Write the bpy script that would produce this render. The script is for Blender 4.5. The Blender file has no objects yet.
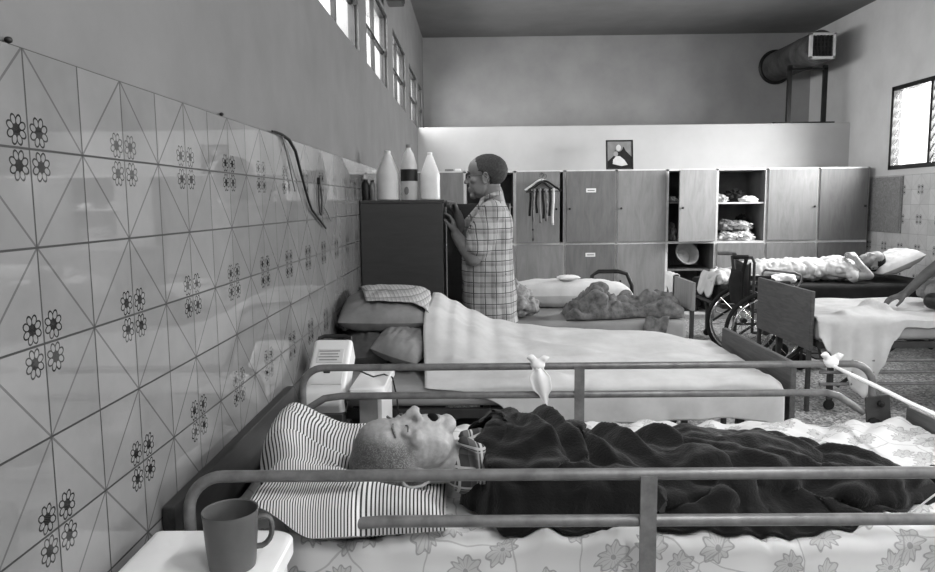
import bpy, bmesh, math, random
from math import sin, cos, pi, sqrt, exp, radians
from mathutils import Vector, Matrix, Euler, noise
import numpy as np

S = bpy.context.scene
COL = S.collection
HC = 1.35                                   # eye height

# ------------------------------------------------------------------ camera
F, PITCH, YAW, ROLL = 726.0, .1139, .0123, -.0104
cam_d = bpy.data.cameras.new('camera'); cam = bpy.data.objects.new('camera', cam_d); COL.objects.link(cam)
cam_d.sensor_width = 36; cam_d.lens = F * 36 / 935; cam_d.clip_start = .05
fwd = Vector((-sin(YAW) * cos(PITCH), cos(YAW) * cos(PITCH), -sin(PITCH)))
rgt0 = Vector((cos(YAW), sin(YAW), 0)); up0 = rgt0.cross(fwd)
rgt = cos(ROLL) * rgt0 + sin(ROLL) * up0; upv = -sin(ROLL) * rgt0 + cos(ROLL) * up0
M4 = Matrix((rgt, upv, -fwd)).transposed().to_4x4(); M4.translation = (0, 0, HC)
cam.matrix_world = M4
S.camera = cam

# ------------------------------------------------------------------ world, daylight, exposure
S.view_settings.view_transform = 'Standard'; S.view_settings.look = 'None'
S.view_settings.gamma = 1; S.view_settings.use_curve_mapping = False
S.view_settings.exposure = 0.22
W = bpy.data.worlds.new('world'); S.world = W; W.use_nodes = True
W.node_tree.nodes['Background'].inputs[0].default_value = (1, 1, 1, 1)
W.node_tree.nodes['Background'].inputs[1].default_value = 2.2

def area(name, loc, rot, sx, sy, power):
    l = bpy.data.lights.new(name, 'AREA'); l.shape = 'RECTANGLE'; l.size = sx; l.size_y = sy; l.energy = power
    o = bpy.data.objects.new(name, l); COL.objects.link(o); o.location = loc; o.rotation_euler = rot
    return o
LWIN = [(-2.76, -1.65), (-1.24, -.13), (.28, 1.39), (1.8, 2.91), (3.3, 4.446), (4.761, 5.90), (6.28, 7.37), (7.80, 8.795), (9.05, 9.6)]
LZ0, LZ1 = 2.245, 2.815
RWIN = [(5.9, 7.96), (2.6, 4.6), (-.9, 1.1)]
RZ0, RZ1 = 1.655, 2.525
PWL, PWR = 50, 112
for a, b in LWIN:
    area('daylight_left', (-1.02, (a + b) / 2, (LZ0 + LZ1) / 2 + .12), (0, radians(-75), 0), .75, b - a, PWL * (b - a))
for i, (a, b) in enumerate(RWIN):
    area('daylight_right', (4.85, (a + b) / 2, (RZ0 + RZ1) / 2 + .1), (0, radians(80), 0), 1.0, b - a, PWR * (b - a) * (1.2, .42, .45)[i]).data.spread = radians(140)
ADDED_LAMPS = [(1.5, .55), (1.5, -1.7)]          # unseen ceiling strip lamps, added to brighten the near table and bed
for x, y in ADDED_LAMPS: area('strip_lamp_light', (x, y, 3.41), (0, 0, 0), .22, 1.2, 62)

# ------------------------------------------------------------------ helpers
def lin(v):
    v /= 255.0
    return v / 12.92 if v <= .04045 else ((v + .055) / 1.055) ** 2.4
def g(v): x = lin(v); return (x, x, x, 1)

class X:
    """maths on shader sockets"""
    def __init__(s, nt, k): s.nt, s.k = nt, k
    def _m(s, op, *o):
        n = s.nt.nodes.new('ShaderNodeMath'); n.operation = op
        for i, v in enumerate((s,) + o):
            if isinstance(v, X): s.nt.links.new(v.k, n.inputs[i])
            else: n.inputs[i].default_value = v
        return X(s.nt, n.outputs[0])
    def __add__(s, o): return s._m('ADD', o)
    def __sub__(s, o): return s._m('SUBTRACT', o)
    def __mul__(s, o): return s._m('MULTIPLY', o)
    def __truediv__(s, o): return s._m('DIVIDE', o)
    def lt(s, o): return s._m('LESS_THAN', o)
    def gt(s, o): return s._m('GREATER_THAN', o)
    def abs(s): return s._m('ABSOLUTE')
    def sqrt(s): return s._m('SQRT')
    def sin(s): return s._m('SINE')
    def cos(s): return s._m('COSINE')
    def frac(s): return s._m('FRACT')
    def ping(s, o): return s._m('PINGPONG', o)
    def mx(s, o): return s._m('MAXIMUM', o)
    def mn(s, o): return s._m('MINIMUM', o)
    def at2(s, o): return s._m('ARCTAN2', o)
    def floor(s): return s._m('FLOOR')

class Mat:
    def __init__(s, name, rough=.6, spec=.5):
        s.m = bpy.data.materials.new(name); s.m.use_nodes = True; s.nt = s.m.node_tree
        s.b = s.nt.nodes['Principled BSDF']; s.b.inputs['Roughness'].default_value = rough
        s.b.inputs['Specular IOR Level'].default_value = spec
    def co(s, kind='Object'):
        if kind == 'World':
            n = s.nt.nodes.new('ShaderNodeNewGeometry'); v = n.outputs['Position']
        else:
            n = s.nt.nodes.new('ShaderNodeTexCoord'); v = n.outputs[kind]
        q = s.nt.nodes.new('ShaderNodeSeparateXYZ'); s.nt.links.new(v, q.inputs[0])
        s.vec = v
        return [X(s.nt, o) for o in q.outputs]
    def noise(s, scale=10, detail=4, rough=.6, vec=None, dist=0, stretch=None):
        n = s.nt.nodes.new('ShaderNodeTexNoise'); n.inputs['Scale'].default_value = scale
        n.inputs['Detail'].default_value = detail; n.inputs['Roughness'].default_value = rough; n.inputs['Distortion'].default_value = dist
        v = vec or s.vec
        if stretch:
            mp = s.nt.nodes.new('ShaderNodeMapping'); mp.inputs['Scale'].default_value = stretch
            s.nt.links.new(v, mp.inputs[0]); v = mp.outputs[0]
        s.nt.links.new(v, n.inputs['Vector'])
        return X(s.nt, n.outputs['Fac'])
    def voro(s, scale, feature='F1', rnd=1):
        n = s.nt.nodes.new('ShaderNodeTexVoronoi'); n.feature = feature; n.inputs['Scale'].default_value = scale
        n.inputs['Randomness'].default_value = rnd
        s.nt.links.new(s.vec, n.inputs['Vector']); s.vn = n
        return X(s.nt, n.outputs['Distance'])
    def ramp(s, x, stops):
        n = s.nt.nodes.new('ShaderNodeValToRGB'); e = n.color_ramp.elements
        while len(e) < len(stops): e.new(.5)
        for el, (p, v) in zip(e, stops): el.position = p; el.color = g(v)
        s.nt.links.new(x.k, n.inputs[0]); return n.outputs[0]
    def mix(s, fac, a, b):
        n = s.nt.nodes.new('ShaderNodeMix'); n.data_type = 'RGBA'
        s._in(fac, n.inputs[0]); s._in(a, n.inputs[6]); s._in(b, n.inputs[7])
        return n.outputs[2]
    def _in(s, v, sock):
        if isinstance(v, X): s.nt.links.new(v.k, sock)
        elif isinstance(v, (int, float)) and sock.type == 'RGBA': sock.default_value = g(v)
        elif isinstance(v, (int, float, tuple)): sock.default_value = v
        else: s.nt.links.new(v, sock)
    def base(s, v): s._in(v, s.b.inputs['Base Color']); return s
    def rough(s, v): s._in(v, s.b.inputs['Roughness']); return s
    def bump(s, x, st=.3, d=.002):
        n = s.nt.nodes.new('ShaderNodeBump'); n.inputs['Strength'].default_value = st; n.inputs['Distance'].default_value = d
        s.nt.links.new(x.k, n.inputs['Height']); s.nt.links.new(n.outputs[0], s.b.inputs['Normal']); return s

def simple(name, v, rough=.6, spec=.4, var=.0, scale=8, bump=0, metal=0, co='Object', bscale=None, bd=.002):
    m = Mat(name, rough, spec); m.co(co)
    m.b.inputs['Metallic'].default_value = metal
    n = m.noise(scale, 5)
    lo, hi = max(0, v * (1 - var)), min(255, v * (1 + var))
    m.base(m.ramp(n, [(.3, lo), (.7, hi)]) if var else v)
    if bump: m.bump(m.noise(bscale or scale * 4, 6), bump, bd)
    return m.m

def wood(name, v, var=.25, rough=.45, stretch=(2, 2, 14), spec=.4, sc=3):
    m = Mat(name, rough, spec); m.co('Object')
    n = m.noise(sc, 6, .65, dist=1.2, stretch=stretch)
    n2 = m.noise(1.6, 3)
    c = m.ramp(n * .75 + n2 * .25, [(.3, v * (1 - var)), (.52, v), (.72, v * (1 + var * .7))])
    m.base(c); m.bump(n, .12, .001)
    return m.m

def tag(o, label=None, cat=None, group=None, kind=None):
    if label: o['label'] = label
    if cat: o['category'] = cat
    if group: o['group'] = group
    if kind: o['kind'] = kind
    return o
def empty(name, loc=(0, 0, 0), rz=0, label=None, cat=None, group=None):
    o = bpy.data.objects.new(name, None); COL.objects.link(o); o.location = loc; o.rotation_euler = (0, 0, rz)
    o.empty_display_size = .05
    return tag(o, label, cat, group)
def copy_tree(o, parent=None):
    c = o.copy(); COL.objects.link(c)
    if parent: c.parent = parent
    for ch in list(o.children): copy_tree(ch, c)
    return c

class MB:
    """collects shapes, then builds them as one mesh"""
    def __init__(s): s.v, s.f, s.uv, s.wn = [], [], {}, False
    def add(s, vs, fs):
        n = len(s.v); s.v += [Vector(v) for v in vs]; s.f += [tuple(i + n for i in f) for f in fs]; return s
    def box(s, c, d, bev=0, rot=None, seg=2):
        if bev: s.wn = True
        bm = bmesh.new(); bmesh.ops.create_cube(bm, size=1)
        for v in bm.verts: v.co = Vector((v.co.x * d[0], v.co.y * d[1], v.co.z * d[2]))
        if bev: bmesh.ops.bevel(bm, geom=list(bm.edges), offset=min(bev, min(d) * .49), segments=seg, affect='EDGES', profile=.5)
        R = (Euler(rot).to_matrix() if rot else Matrix.Identity(3))
        bm.verts.ensure_lookup_table()
        for i, v in enumerate(bm.verts): v.index = i
        s.add([R @ v.co + Vector(c) for v in bm.verts], [[v.index for v in f.verts] for f in bm.faces]); bm.free(); return s
    def bx(s, x0, x1, y0, y1, z0, z1, bev=0):
        return s.box(((x0 + x1) / 2, (y0 + y1) / 2, (z0 + z1) / 2), (abs(x1 - x0), abs(y1 - y0), abs(z1 - z0)), bev)
    def tube(s, pts, r, n=10, cap=True, closed=False, flat=1.0):
        pts = [Vector(p) for p in pts]; N = len(pts); rs = r if isinstance(r, (list, tuple)) else [r] * N
        ring = []; up = None
        for i, p in enumerate(pts):
            a = pts[(i - 1) % N] if (closed or i) else p; b = pts[(i + 1) % N] if (closed or i < N - 1) else p
            t = (b - a).normalized()
            if up is None:
                up = Vector((0, 0, 1)) if abs(t.z) < .9 else Vector((1, 0, 0))
            e1 = (up - t * up.dot(t)).normalized(); up = e1; e2 = t.cross(e1)
            ring.append([p + (e1 * cos(2 * pi * k / n) + e2 * sin(2 * pi * k / n) * flat) * rs[i] for k in range(n)])
        vs = [v for q in ring for v in q]; fs = []
        for i in range(N if closed else N - 1):
            j = (i + 1) % N
            for k in range(n):
                k2 = (k + 1) % n; fs.append((i * n + k, i * n + k2, j * n + k2, j * n + k))
        if cap and not closed:
            fs.append(tuple(range(n))[::-1]); fs.append(tuple((N - 1) * n + k for k in range(n)))
        return s.add(vs, fs)
    def lathe(s, prof, c=(0, 0, 0), n=24, rot=None, cap=True):
        R = Euler(rot).to_matrix() if rot else Matrix.Identity(3)
        vs = [R @ Vector((r * cos(2 * pi * k / n), r * sin(2 * pi * k / n), z)) + Vector(c) for r, z in prof for k in range(n)]
        fs = [(i * n + k, i * n + (k + 1) % n, (i + 1) * n + (k + 1) % n, (i + 1) * n + k) for i in range(len(prof) - 1) for k in range(n)]
        if cap: fs.append(tuple(range(n))[::-1]); fs.append(tuple((len(prof) - 1) * n + k for k in range(n)))
        return s.add(vs, fs)
    def ell(s, c, r, rot=None, M=None, sub=3):
        bm = bmesh.new(); bmesh.ops.create_icosphere(bm, subdivisions=sub, radius=1)
        R = Euler(rot).to_matrix() if rot else Matrix.Identity(3)
        vs = [R @ Vector((v.co.x * r[0], v.co.y * r[1], v.co.z * r[2])) + Vector(c) for v in bm.verts]
        for i, v in enumerate(bm.verts): v.index = i
        if M: vs = [M @ v for v in vs]
        s.add(vs, [[v.index for v in f.verts] for f in bm.faces]); bm.free(); return s
    def limb(s, pts, rs, M=None, n=14):
        pts = [Vector(p) for p in pts]
        if M: pts = [M @ p for p in pts]
        s.tube(pts, list(rs), n)
        for p, r in zip(pts, rs): s.ell(p, (r, r, r), sub=2)
        return s
    def grid(s, nu, nv, fn, uv=True):
        b = len(s.v)
        for j in range(nv + 1):
            for i in range(nu + 1):
                s.v.append(Vector(fn(i / nu, j / nv))); s.uv[len(s.v) - 1] = (i / nu, j / nv)
        for j in range(nv):
            for i in range(nu):
                a = b + j * (nu + 1) + i; s.f.append((a, a + 1, a + nu + 2, a + nu + 1))
        return s
    def xf(s, M):
        s.v = [M @ v for v in s.v]; return s
    def mesh(s, name, ang=.7):
        me = bpy.data.meshes.new(name); me.from_pydata([tuple(v) for v in s.v], [], s.f)
        bm = bmesh.new(); bm.from_mesh(me)
        if s.uv:
            L = bm.loops.layers.uv.new('UVMap')
            for fc in bm.faces:
                for lp in fc.loops: lp[L].uv = s.uv.get(lp.vert.index, (0, 0))
        else: bmesh.ops.recalc_face_normals(bm, faces=list(bm.faces))
        bm.to_mesh(me); bm.free()
        me.polygons.foreach_set('use_smooth', [True] * len(me.polygons))
        if ang: me.set_sharp_from_angle(angle=ang)
        me.update(); return me
    def build(s, name, mat, parent=None, loc=None, ang=.7):
        o = bpy.data.objects.new(name, s.mesh(name, ang)); COL.objects.link(o); o.data.materials.append(mat)
        if s.wn and ang: w = o.modifiers.new('n', 'WEIGHTED_NORMAL'); w.keep_sharp = True
        if parent: o.parent = parent
        if loc: o.location = loc
        return o
    def build_remesh(s, name, mat, parent=None, vox=.008, smooth=3):
        o = s.build(name, mat, parent, ang=None)
        m = o.modifiers.new('r', 'REMESH'); m.mode = 'VOXEL'; m.voxel_size = vox; m.use_smooth_shade = True
        q = o.modifiers.new('s', 'SMOOTH'); q.factor = .5; q.iterations = smooth
        dg = bpy.context.evaluated_depsgraph_get(); dg.update()
        me = bpy.data.meshes.new_from_object(o.evaluated_get(dg))
        o.modifiers.clear(); old = o.data; o.data = me; bpy.data.meshes.remove(old)
        me.name = name
        if not me.materials: me.materials.append(mat)
        me.polygons.foreach_set('use_smooth', [True] * len(me.polygons))
        return o

def nz(x, y, z=0.0, sc=1.0): return noise.noise(Vector((x * sc, y * sc, z)))
def ss(a, b, x):
    t = max(0, min(1, (x - a) / (b - a))) if a != b else float(x > a)
    return t * t * (3 - 2 * t)
def gs(x, w): return exp(-(x / w) ** 2)
def interp(x, pts):
    if x <= pts[0][0]: return pts[0][1]
    for (a, p), (b, q) in zip(pts, pts[1:]):
        if x <= b:
            t = (x - a) / (b - a); t = t * t * (3 - 2 * t); return p + (q - p) * t
    return pts[-1][1]
def seg_d(x, y, a, b):
    dx, dy = b[0] - a[0], b[1] - a[1]; L = dx * dx + dy * dy
    t = ((x - a[0]) * dx + (y - a[1]) * dy) / L; tt = max(0, min(1, t))
    return sqrt((x - a[0] - dx * tt) ** 2 + (y - a[1] - dy * tt) ** 2), tt
def arc(c, r, a0, a1, n, ax='xz'):
    out = []
    for i in range(n + 1):
        t = a0 + (a1 - a0) * i / n
        u, v = r * cos(t), r * sin(t)
        out.append((c[0] + u, c[1], c[2] + v) if ax == 'xz' else (c[0], c[1] + u, c[2] + v))
    return out
def solid(o, t=.004, off=-1):
    m = o.modifiers.new('thick', 'SOLIDIFY'); m.thickness = t; m.offset = off; return o

# ------------------------------------------------------------------ materials
T = .15                                      # tile size
def tile_mat(name, y0, light, v_grout, dg=.7):
    m = Mat(name, .06, .5); x, y, z = m.co('World')
    U = (y - y0) / T; V = (z * -1 + (HC + 1.588 * T)) / T
    a = U.ping(1.0); b = (V + 1.0).ping(1.0)
    da = a - .185; db = b - .175
    r = (da * da + db * db).sqrt(); th = db.at2(da)
    ph = ((th * (8 / (2 * pi)) + 8.0).frac() - .5) * (2 * pi / 8)
    px = r * ph.cos() - .102; py = r * ph.sin()
    px = px / .052; py = py / .038
    e = (px * px + py * py).sqrt()
    petal = (e - 1.0).abs().lt(.20)
    heart = r.lt(.048)
    diag = (a + b - 1.0).abs().lt(.019)
    gr = a.lt(.012).mx(a.gt(.988)).mx(b.lt(.012)).mx(b.gt(.988))
    n = m.noise(5, 4); st = m.noise(22, 5)
    cell = U.floor() * 12.9898 + V.floor() * 78.233
    rnd = (cell.sin() * 43758.5).frac()
    tone = n * .6 + rnd * .25 + st * .15
    c = m.ramp(tone, [(.25, light * .90), (.75, light * 1.06)])
    c = m.mix(diag * dg, c, 72)
    c = m.mix(petal.mx(heart) * .95, c, 24)
    c = m.mix(gr, c, v_grout)
    m.base(c); m.rough(gr * .6 + st * .03 + .02)
    m.bump(gr * -1.0 + n * .12, .3, .001)
    return m.m
M = {}
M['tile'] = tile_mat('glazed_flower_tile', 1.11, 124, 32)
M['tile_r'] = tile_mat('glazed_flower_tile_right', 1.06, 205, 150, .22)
M['plaster'] = simple('grey_plaster', 110, .8, .2, .05, 3, .12, co='World', bscale=60)
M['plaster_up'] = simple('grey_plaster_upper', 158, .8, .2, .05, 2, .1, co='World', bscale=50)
M['white_wall'] = simple('white_painted_wall', 186, .75, .2, .03, 2, .08, co='World', bscale=50)
M['right_wall'] = simple('right_wall_paint', 205, .8, .2, .04, 2, .08, co='World', bscale=50)
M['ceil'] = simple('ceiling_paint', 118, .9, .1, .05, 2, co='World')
def terrazzo():
    m = Mat('terrazzo', .35, .4); m.co('World')
    d = m.voro(70); n = m.noise(8, 4)
    q = X(m.nt, m.vn.outputs['Color'])
    m.base(m.ramp(q * .7 + n * .3, [(.2, 62), (.38, 118), (.58, 168), (.78, 222)])); return m.m
M['floor'] = terrazzo()
M['black'] = simple('black_painted_steel', 22, .5, .4, .15, 20)
M['dark'] = simple('dark_plastic', 26, .5, .4)
M['rail'] = simple('grey_enamelled_tube', 104, .38, .5, .16, 26, .1, bscale=120, metal=.15)
M['frame'] = simple('dark_bed_steel', 52, .5, .4, .2, 14)
M['wood_dark'] = wood('dark_wood', 78, .35, .4)
M['wood_head'] = wood('near_black_wood', 46, .35, .45, stretch=(14, 1.2, 14))  # board wood made darker: the shadow on the near headboard is in its colour
M['wood_y'] = wood('dark_wood_board', 80, .35, .5, stretch=(14, 1.2, 14))
M['door_wood'] = wood('varnished_plywood', 134, .12, .55, (7, 7, 1.2), .2, 2)
M['door_dark'] = wood('darker_varnished_plywood', 110, .14, .55, (7, 7, 1.2), .2, 2)
M['carcass'] = simple('pale_locker_edge', 212, .5, .3, .08, 6)
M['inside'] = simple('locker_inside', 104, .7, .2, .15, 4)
M['cab'] = wood('charcoal_laminate', 66, .1, .4, (1, 1, 6), .3, 4)
M['white'] = simple('white_plastic', 218, .35, .5, .03, 6)
M['paper'] = simple('paper', 226, .8, .2)
M['table'] = simple('white_laminate', 232, .3, .45, .03, 5)
M['mug'] = simple('grey_plastic_mug', 80, .42, .4, .05, 20)
M['lamp'] = simple('lamp_tube', 240, .4, .3)
M['lamp'].node_tree.nodes['Principled BSDF'].inputs['Emission Color'].default_value = (1, 1, 1, 1); M['lamp'].node_tree.nodes['Principled BSDF'].inputs['Emission Strength'].default_value = 6
M['chrome'] = simple('bright_metal', 190, .25, .5, metal=1)
M['rubber'] = simple('black_rubber', 24, .7, .3)
def glass():
    m = bpy.data.materials.new('window_glass'); m.use_nodes = True; nt = m.node_tree; nt.nodes.clear()
    o = nt.nodes.new('ShaderNodeOutputMaterial'); t = nt.nodes.new('ShaderNodeBsdfTransparent'); gl = nt.nodes.new('ShaderNodeBsdfGlossy')
    t.inputs[0].default_value = (.93, .93, .93, 1); gl.inputs['Roughness'].default_value = .05
    x = nt.nodes.new('ShaderNodeMixShader'); x.inputs[0].default_value = .07
    nt.links.new(t.outputs[0], x.inputs[1]); nt.links.new(gl.outputs[0], x.inputs[2]); nt.links.new(x.outputs[0], o.inputs[0]); return m
M['glass'] = glass()
def fabric(name, v, var=.06, sc=6, bs=500, rough=.95, bst=.25, sheen=0, bd=.001):
    m = Mat(name, rough, .12); m.co('Object')
    n = m.noise(sc, 4); m.base(m.ramp(n, [(.3, v * (1 - var)), (.7, min(250, v * (1 + var)))]))
    m.bump(m.noise(bs, 3), bst, bd)
    if sheen: m.b.inputs['Sheen Weight'].default_value = sheen; m.b.inputs['Sheen Roughness'].default_value = .5
    return m.m
M['sheet'] = fabric('white_sheet', 190)
M['sheet_grey'] = fabric('grey_mattress_cover', 150)
M['mattress'] = fabric('mattress_ticking', 120)
M['blanket'] = fabric('black_wool_blanket', 20, .18, 10, 160, .95, .8, .12, .003)
M['sock'] = fabric('black_knit', 34, .1, 10, 220, .95, .6, 0, .003)
M['pill_grey'] = fabric('grey_pillow', 128, .12)
M['pill_dark'] = fabric('dark_cushion', 84, .2)
M['pill_white'] = fabric('white_pillow', 208)
M['cloth_white'] = fabric('white_cloth', 222)
M['trouser'] = fabric('dark_trousers', 22, .1)
M['light_cloth'] = fabric('light_nightwear', 196, .08)
M['grey_cloth'] = fabric('grey_trousers', 120, .12)
M['dark_cloth'] = fabric('dark_clothing', 40, .2)
def stripes():
    m = Mat('striped_ticking', .95, .1); u, v, _ = m.co('UV')
    s_ = (u * .47 / .0078).frac()
    n = m.noise(3, 3)
    m.base(m.mix((s_ - .5).abs().lt(.21), 206, 56)); return m.m
M['stripe'] = stripes()
def floral():
    m = Mat('floral_sheet', .9, .15); m.co('UV')
    sm = m.nt.nodes.new('ShaderNodeVectorMath'); sm.operation = 'MULTIPLY'; sm.inputs[1].default_value = (2.07, 1.30, 1)
    m.nt.links.new(m.vec, sm.inputs[0]); mp = sm.outputs[0]
    nn = m.nt.nodes.new('ShaderNodeTexNoise'); nn.inputs['Scale'].default_value = 6; nn.inputs['Detail'].default_value = 2
    m.nt.links.new(mp, nn.inputs['Vector'])
    ad = m.nt.nodes.new('ShaderNodeMix'); ad.data_type = 'VECTOR'; ad.inputs[0].default_value = .06
    m.nt.links.new(mp, ad.inputs[4]); m.nt.links.new(nn.outputs['Color'], ad.inputs[5]); m.vec = ad.outputs[1]
    q = m.nt.nodes.new('ShaderNodeSeparateXYZ'); m.nt.links.new(m.vec, q.inputs[0])
    vo = m.nt.nodes.new('ShaderNodeTexVoronoi'); vo.voronoi_dimensions = '2D'; vo.inputs['Scale'].default_value = 11; m.nt.links.new(m.vec, vo.inputs['Vector'])
    d = X(m.nt, vo.outputs['Distance'])
    # rosette blooms with scalloped outline
    sb = m.nt.nodes.new('ShaderNodeVectorMath'); sb.operation = 'SUBTRACT'
    sc = m.nt.nodes.new('ShaderNodeVectorMath'); sc.operation = 'SCALE'; sc.inputs['Scale'].default_value = 11
    m.nt.links.new(m.vec, sc.inputs[0])
    ps = m.nt.nodes.new('ShaderNodeVectorMath'); ps.operation = 'SCALE'; ps.inputs['Scale'].default_value = 11
    m.nt.links.new(vo.outputs['Position'], ps.inputs[0])
    m.nt.links.new(sc.outputs[0], sb.inputs[0]); m.nt.links.new(ps.outputs[0], sb.inputs[1])
    q2 = m.nt.nodes.new('ShaderNodeSeparateXYZ'); m.nt.links.new(sb.outputs[0], q2.inputs[0])
    th = X(m.nt, q2.outputs[1]).at2(X(m.nt, q2.outputs[0]))
    R = (th * 9.0).cos() * .05 + (th * 2.0).sin() * .06 + .30
    rim = (d - R).abs().lt(.022); inner = d.lt(R) ; vein = (th * 14.0).cos().gt(.75) * inner * d.gt(.08)
    core = d.lt(.06)
    vd = m.nt.nodes.new('ShaderNodeTexVoronoi'); vd.voronoi_dimensions = '2D'; vd.feature = 'DISTANCE_TO_EDGE'; vd.inputs['Scale'].default_value = 6.1
    m.nt.links.new(m.vec, vd.inputs['Vector']); stem = X(m.nt, vd.outputs['Distance']).lt(.010)
    pat = rim.mx(vein * .6).mx(core).mx(stem * .8)
    sn = X(m.nt, m.nt.nodes.new('ShaderNodeTexNoise').outputs['Fac'])
    sn.k.node.inputs['Scale'].default_value = 9; m.nt.links.new(mp, sn.k.node.inputs['Vector'])
    soft = inner * .28
    c = m.mix(soft, 206, 110); c = m.mix(pat * .45, c, 78)
    m.base(c); return m.m
M['floral'] = floral()
def plaid(name, base, dark, mid, p=.055, co='Object', w=.06):
    m = Mat(name, .9, .1); x, y, z = m.co(co)
    def lines(t, per, off, wd): return ((t / per + off).frac() - .5).abs().lt(wd)
    a = lines(x + y * .25, p, 10.0, w).mx(lines(z, p, 10.1, w))
    b = lines(x + y * .25, p, 10.35, w * 2.6) * .5 + lines(z, p, 10.42, w * 2.6) * .5
    fine = lines(x + y * .25, p, 10.18, w * .5).mx(lines(z, p, 10.25, w * .5)) * .6
    c = m.mix(b, base, mid); c = m.mix(a.mx(fine) * .85, c, dark)
    m.base(c); m.bump(m.noise(300, 2), .2, .001); return m.m
M['plaid'] = plaid('plaid_shirt', 170, 54, 120, .062, 'Object', .042)
M['pyjama'] = plaid('checked_pyjama', 66, 190, 110, .05)
M['towel'] = simple('patterned_blanket', 108, .95, .1, .26, 24, .5, bscale=120, bd=.004)
M['towel2'] = simple('grey_patterned_blanket', 132, .95, .1, .22, 30, .5, bscale=120, bd=.004)
def skin(name, v, sp=.1, fs=14, stub=None):
    m = Mat(name, .5, .35); m.co('Object'); n = m.noise(fs, 6); n2 = m.noise(90, 4)
    c = m.ramp(n * .7 + n2 * .3, [(.3, v * (1 - sp)), (.7, v * (1 + sp))])
    if stub:
        a = m.nt.nodes.new('ShaderNodeAttribute'); a.attribute_name = 'stubble'
        h = m.noise(420, 2); c = m.mix(X(m.nt, a.outputs['Fac']) * (h.gt(.46) * .45 + .55), c, stub)
    m.base(c); m.bump(n2, .3 if stub else .18, .002)
    return m.m
M['skin_pale'] = skin('pale_aged_skin', 146, .16, 14, 72)
M['skin_tan'] = skin('tanned_skin', 112, .08)
M['skin_mid'] = skin('mid_skin', 150, .1)
M['skin_dark'] = skin('olive_skin', 86, .1)
M['stubble'] = simple('cropped_grey_stubble', 108, .9, .15, .3, 110, .5, bscale=500)
M['hair'] = simple('dark_grey_hair', 56, .8, .25, .22, 90, .6, bscale=420)
M['hair_dark'] = simple('black_hair', 26, .8, .25, .3, 60, .5, bscale=260)
M['lips'] = simple('lips', 92, .5, .3)
M['mouth'] = simple('mouth_inside', 12, .8, .1)

# ------------------------------------------------------------------ room shell
XL, XR, YB, YP, YF, ZC = -.684, 4.45, -3.2, 8.82, 9.92, 3.53
def st(o): o['kind'] = 'structure'; return o
def wall_holes(name, mat, axis, pos, thick, a0, a1, z0, z1, holes):
    """one connected wall slab with window openings; axis 'x': plane at x=pos spanning y"""
    As = sorted({a0, a1, *[h[0] for h in holes], *[h[1] for h in holes]}); Zs = sorted({z0, z1, *[h[2] for h in holes], *[h[3] for h in holes]})
    bm = bmesh.new(); vd = {}
    def V(i, k, s):
        if (i, k, s) not in vd:
            p = pos + s * thick
            vd[(i, k, s)] = bm.verts.new((p, As[i], Zs[k]) if axis == 'x' else (As[i], p, Zs[k]))
        return vd[(i, k, s)]
    solidc = lambda i, k: 0 <= i < len(As) - 1 and 0 <= k < len(Zs) - 1 and not any(h[0] <= (As[i] + As[i + 1]) / 2 <= h[1] and h[2] <= (Zs[k] + Zs[k + 1]) / 2 <= h[3] for h in holes)
    for i in range(len(As) - 1):
        for k in range(len(Zs) - 1):
            if not solidc(i, k): continue
            for s in (0, 1): bm.faces.new([V(i, k, s), V(i + 1, k, s), V(i + 1, k + 1, s), V(i, k + 1, s)])
            if not solidc(i - 1, k): bm.faces.new([V(i, k, 0), V(i, k + 1, 0), V(i, k + 1, 1), V(i, k, 1)])
            if not solidc(i + 1, k): bm.faces.new([V(i + 1, k, 0), V(i + 1, k + 1, 0), V(i + 1, k + 1, 1), V(i + 1, k, 1)])
            if not solidc(i, k - 1): bm.faces.new([V(i, k, 0), V(i + 1, k, 0), V(i + 1, k, 1), V(i, k, 1)])
            if not solidc(i, k + 1): bm.faces.new([V(i, k + 1, 0), V(i + 1, k + 1, 0), V(i + 1, k + 1, 1), V(i, k + 1, 1)])
    bmesh.ops.recalc_face_normals(bm, faces=list(bm.faces))
    me = bpy.data.meshes.new(name); bm.to_mesh(me); bm.free(); me.materials.append(mat)
    o = bpy.data.objects.new(name, me); COL.objects.link(o); return st(o)
st(MB().bx(XL - .2, XR + .2, YB - .2, YF + .2, -.1, 0).build('floor', M['floor']))
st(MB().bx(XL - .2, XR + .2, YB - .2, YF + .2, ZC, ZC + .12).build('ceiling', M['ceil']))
wall_holes('wall_left', M['plaster'], 'x', XL, -.16, YB, YF, 0, ZC, [(a, b, LZ0, LZ1) for a, b in LWIN])
wall_holes('wall_right', M['right_wall'], 'x', XR, .16, YB, YF, 0, ZC, [(a, b, RZ0, RZ1) for a, b in RWIN])
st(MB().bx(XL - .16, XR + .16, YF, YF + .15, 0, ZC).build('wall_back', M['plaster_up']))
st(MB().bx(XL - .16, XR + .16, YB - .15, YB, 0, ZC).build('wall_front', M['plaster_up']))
st(MB().bx(XL, XR, YP, YP + .16, 0, 2.25, .004).build('wall_partition', M['white_wall']))
# glazed tile dado, left and right
ZT = HC + 1.588 * T
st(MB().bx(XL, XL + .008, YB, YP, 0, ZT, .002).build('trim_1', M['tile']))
st(MB().bx(XR - .008, XR, YB, YP, 0, 1.595, .002).build('trim_2', M['tile_r']))

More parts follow.
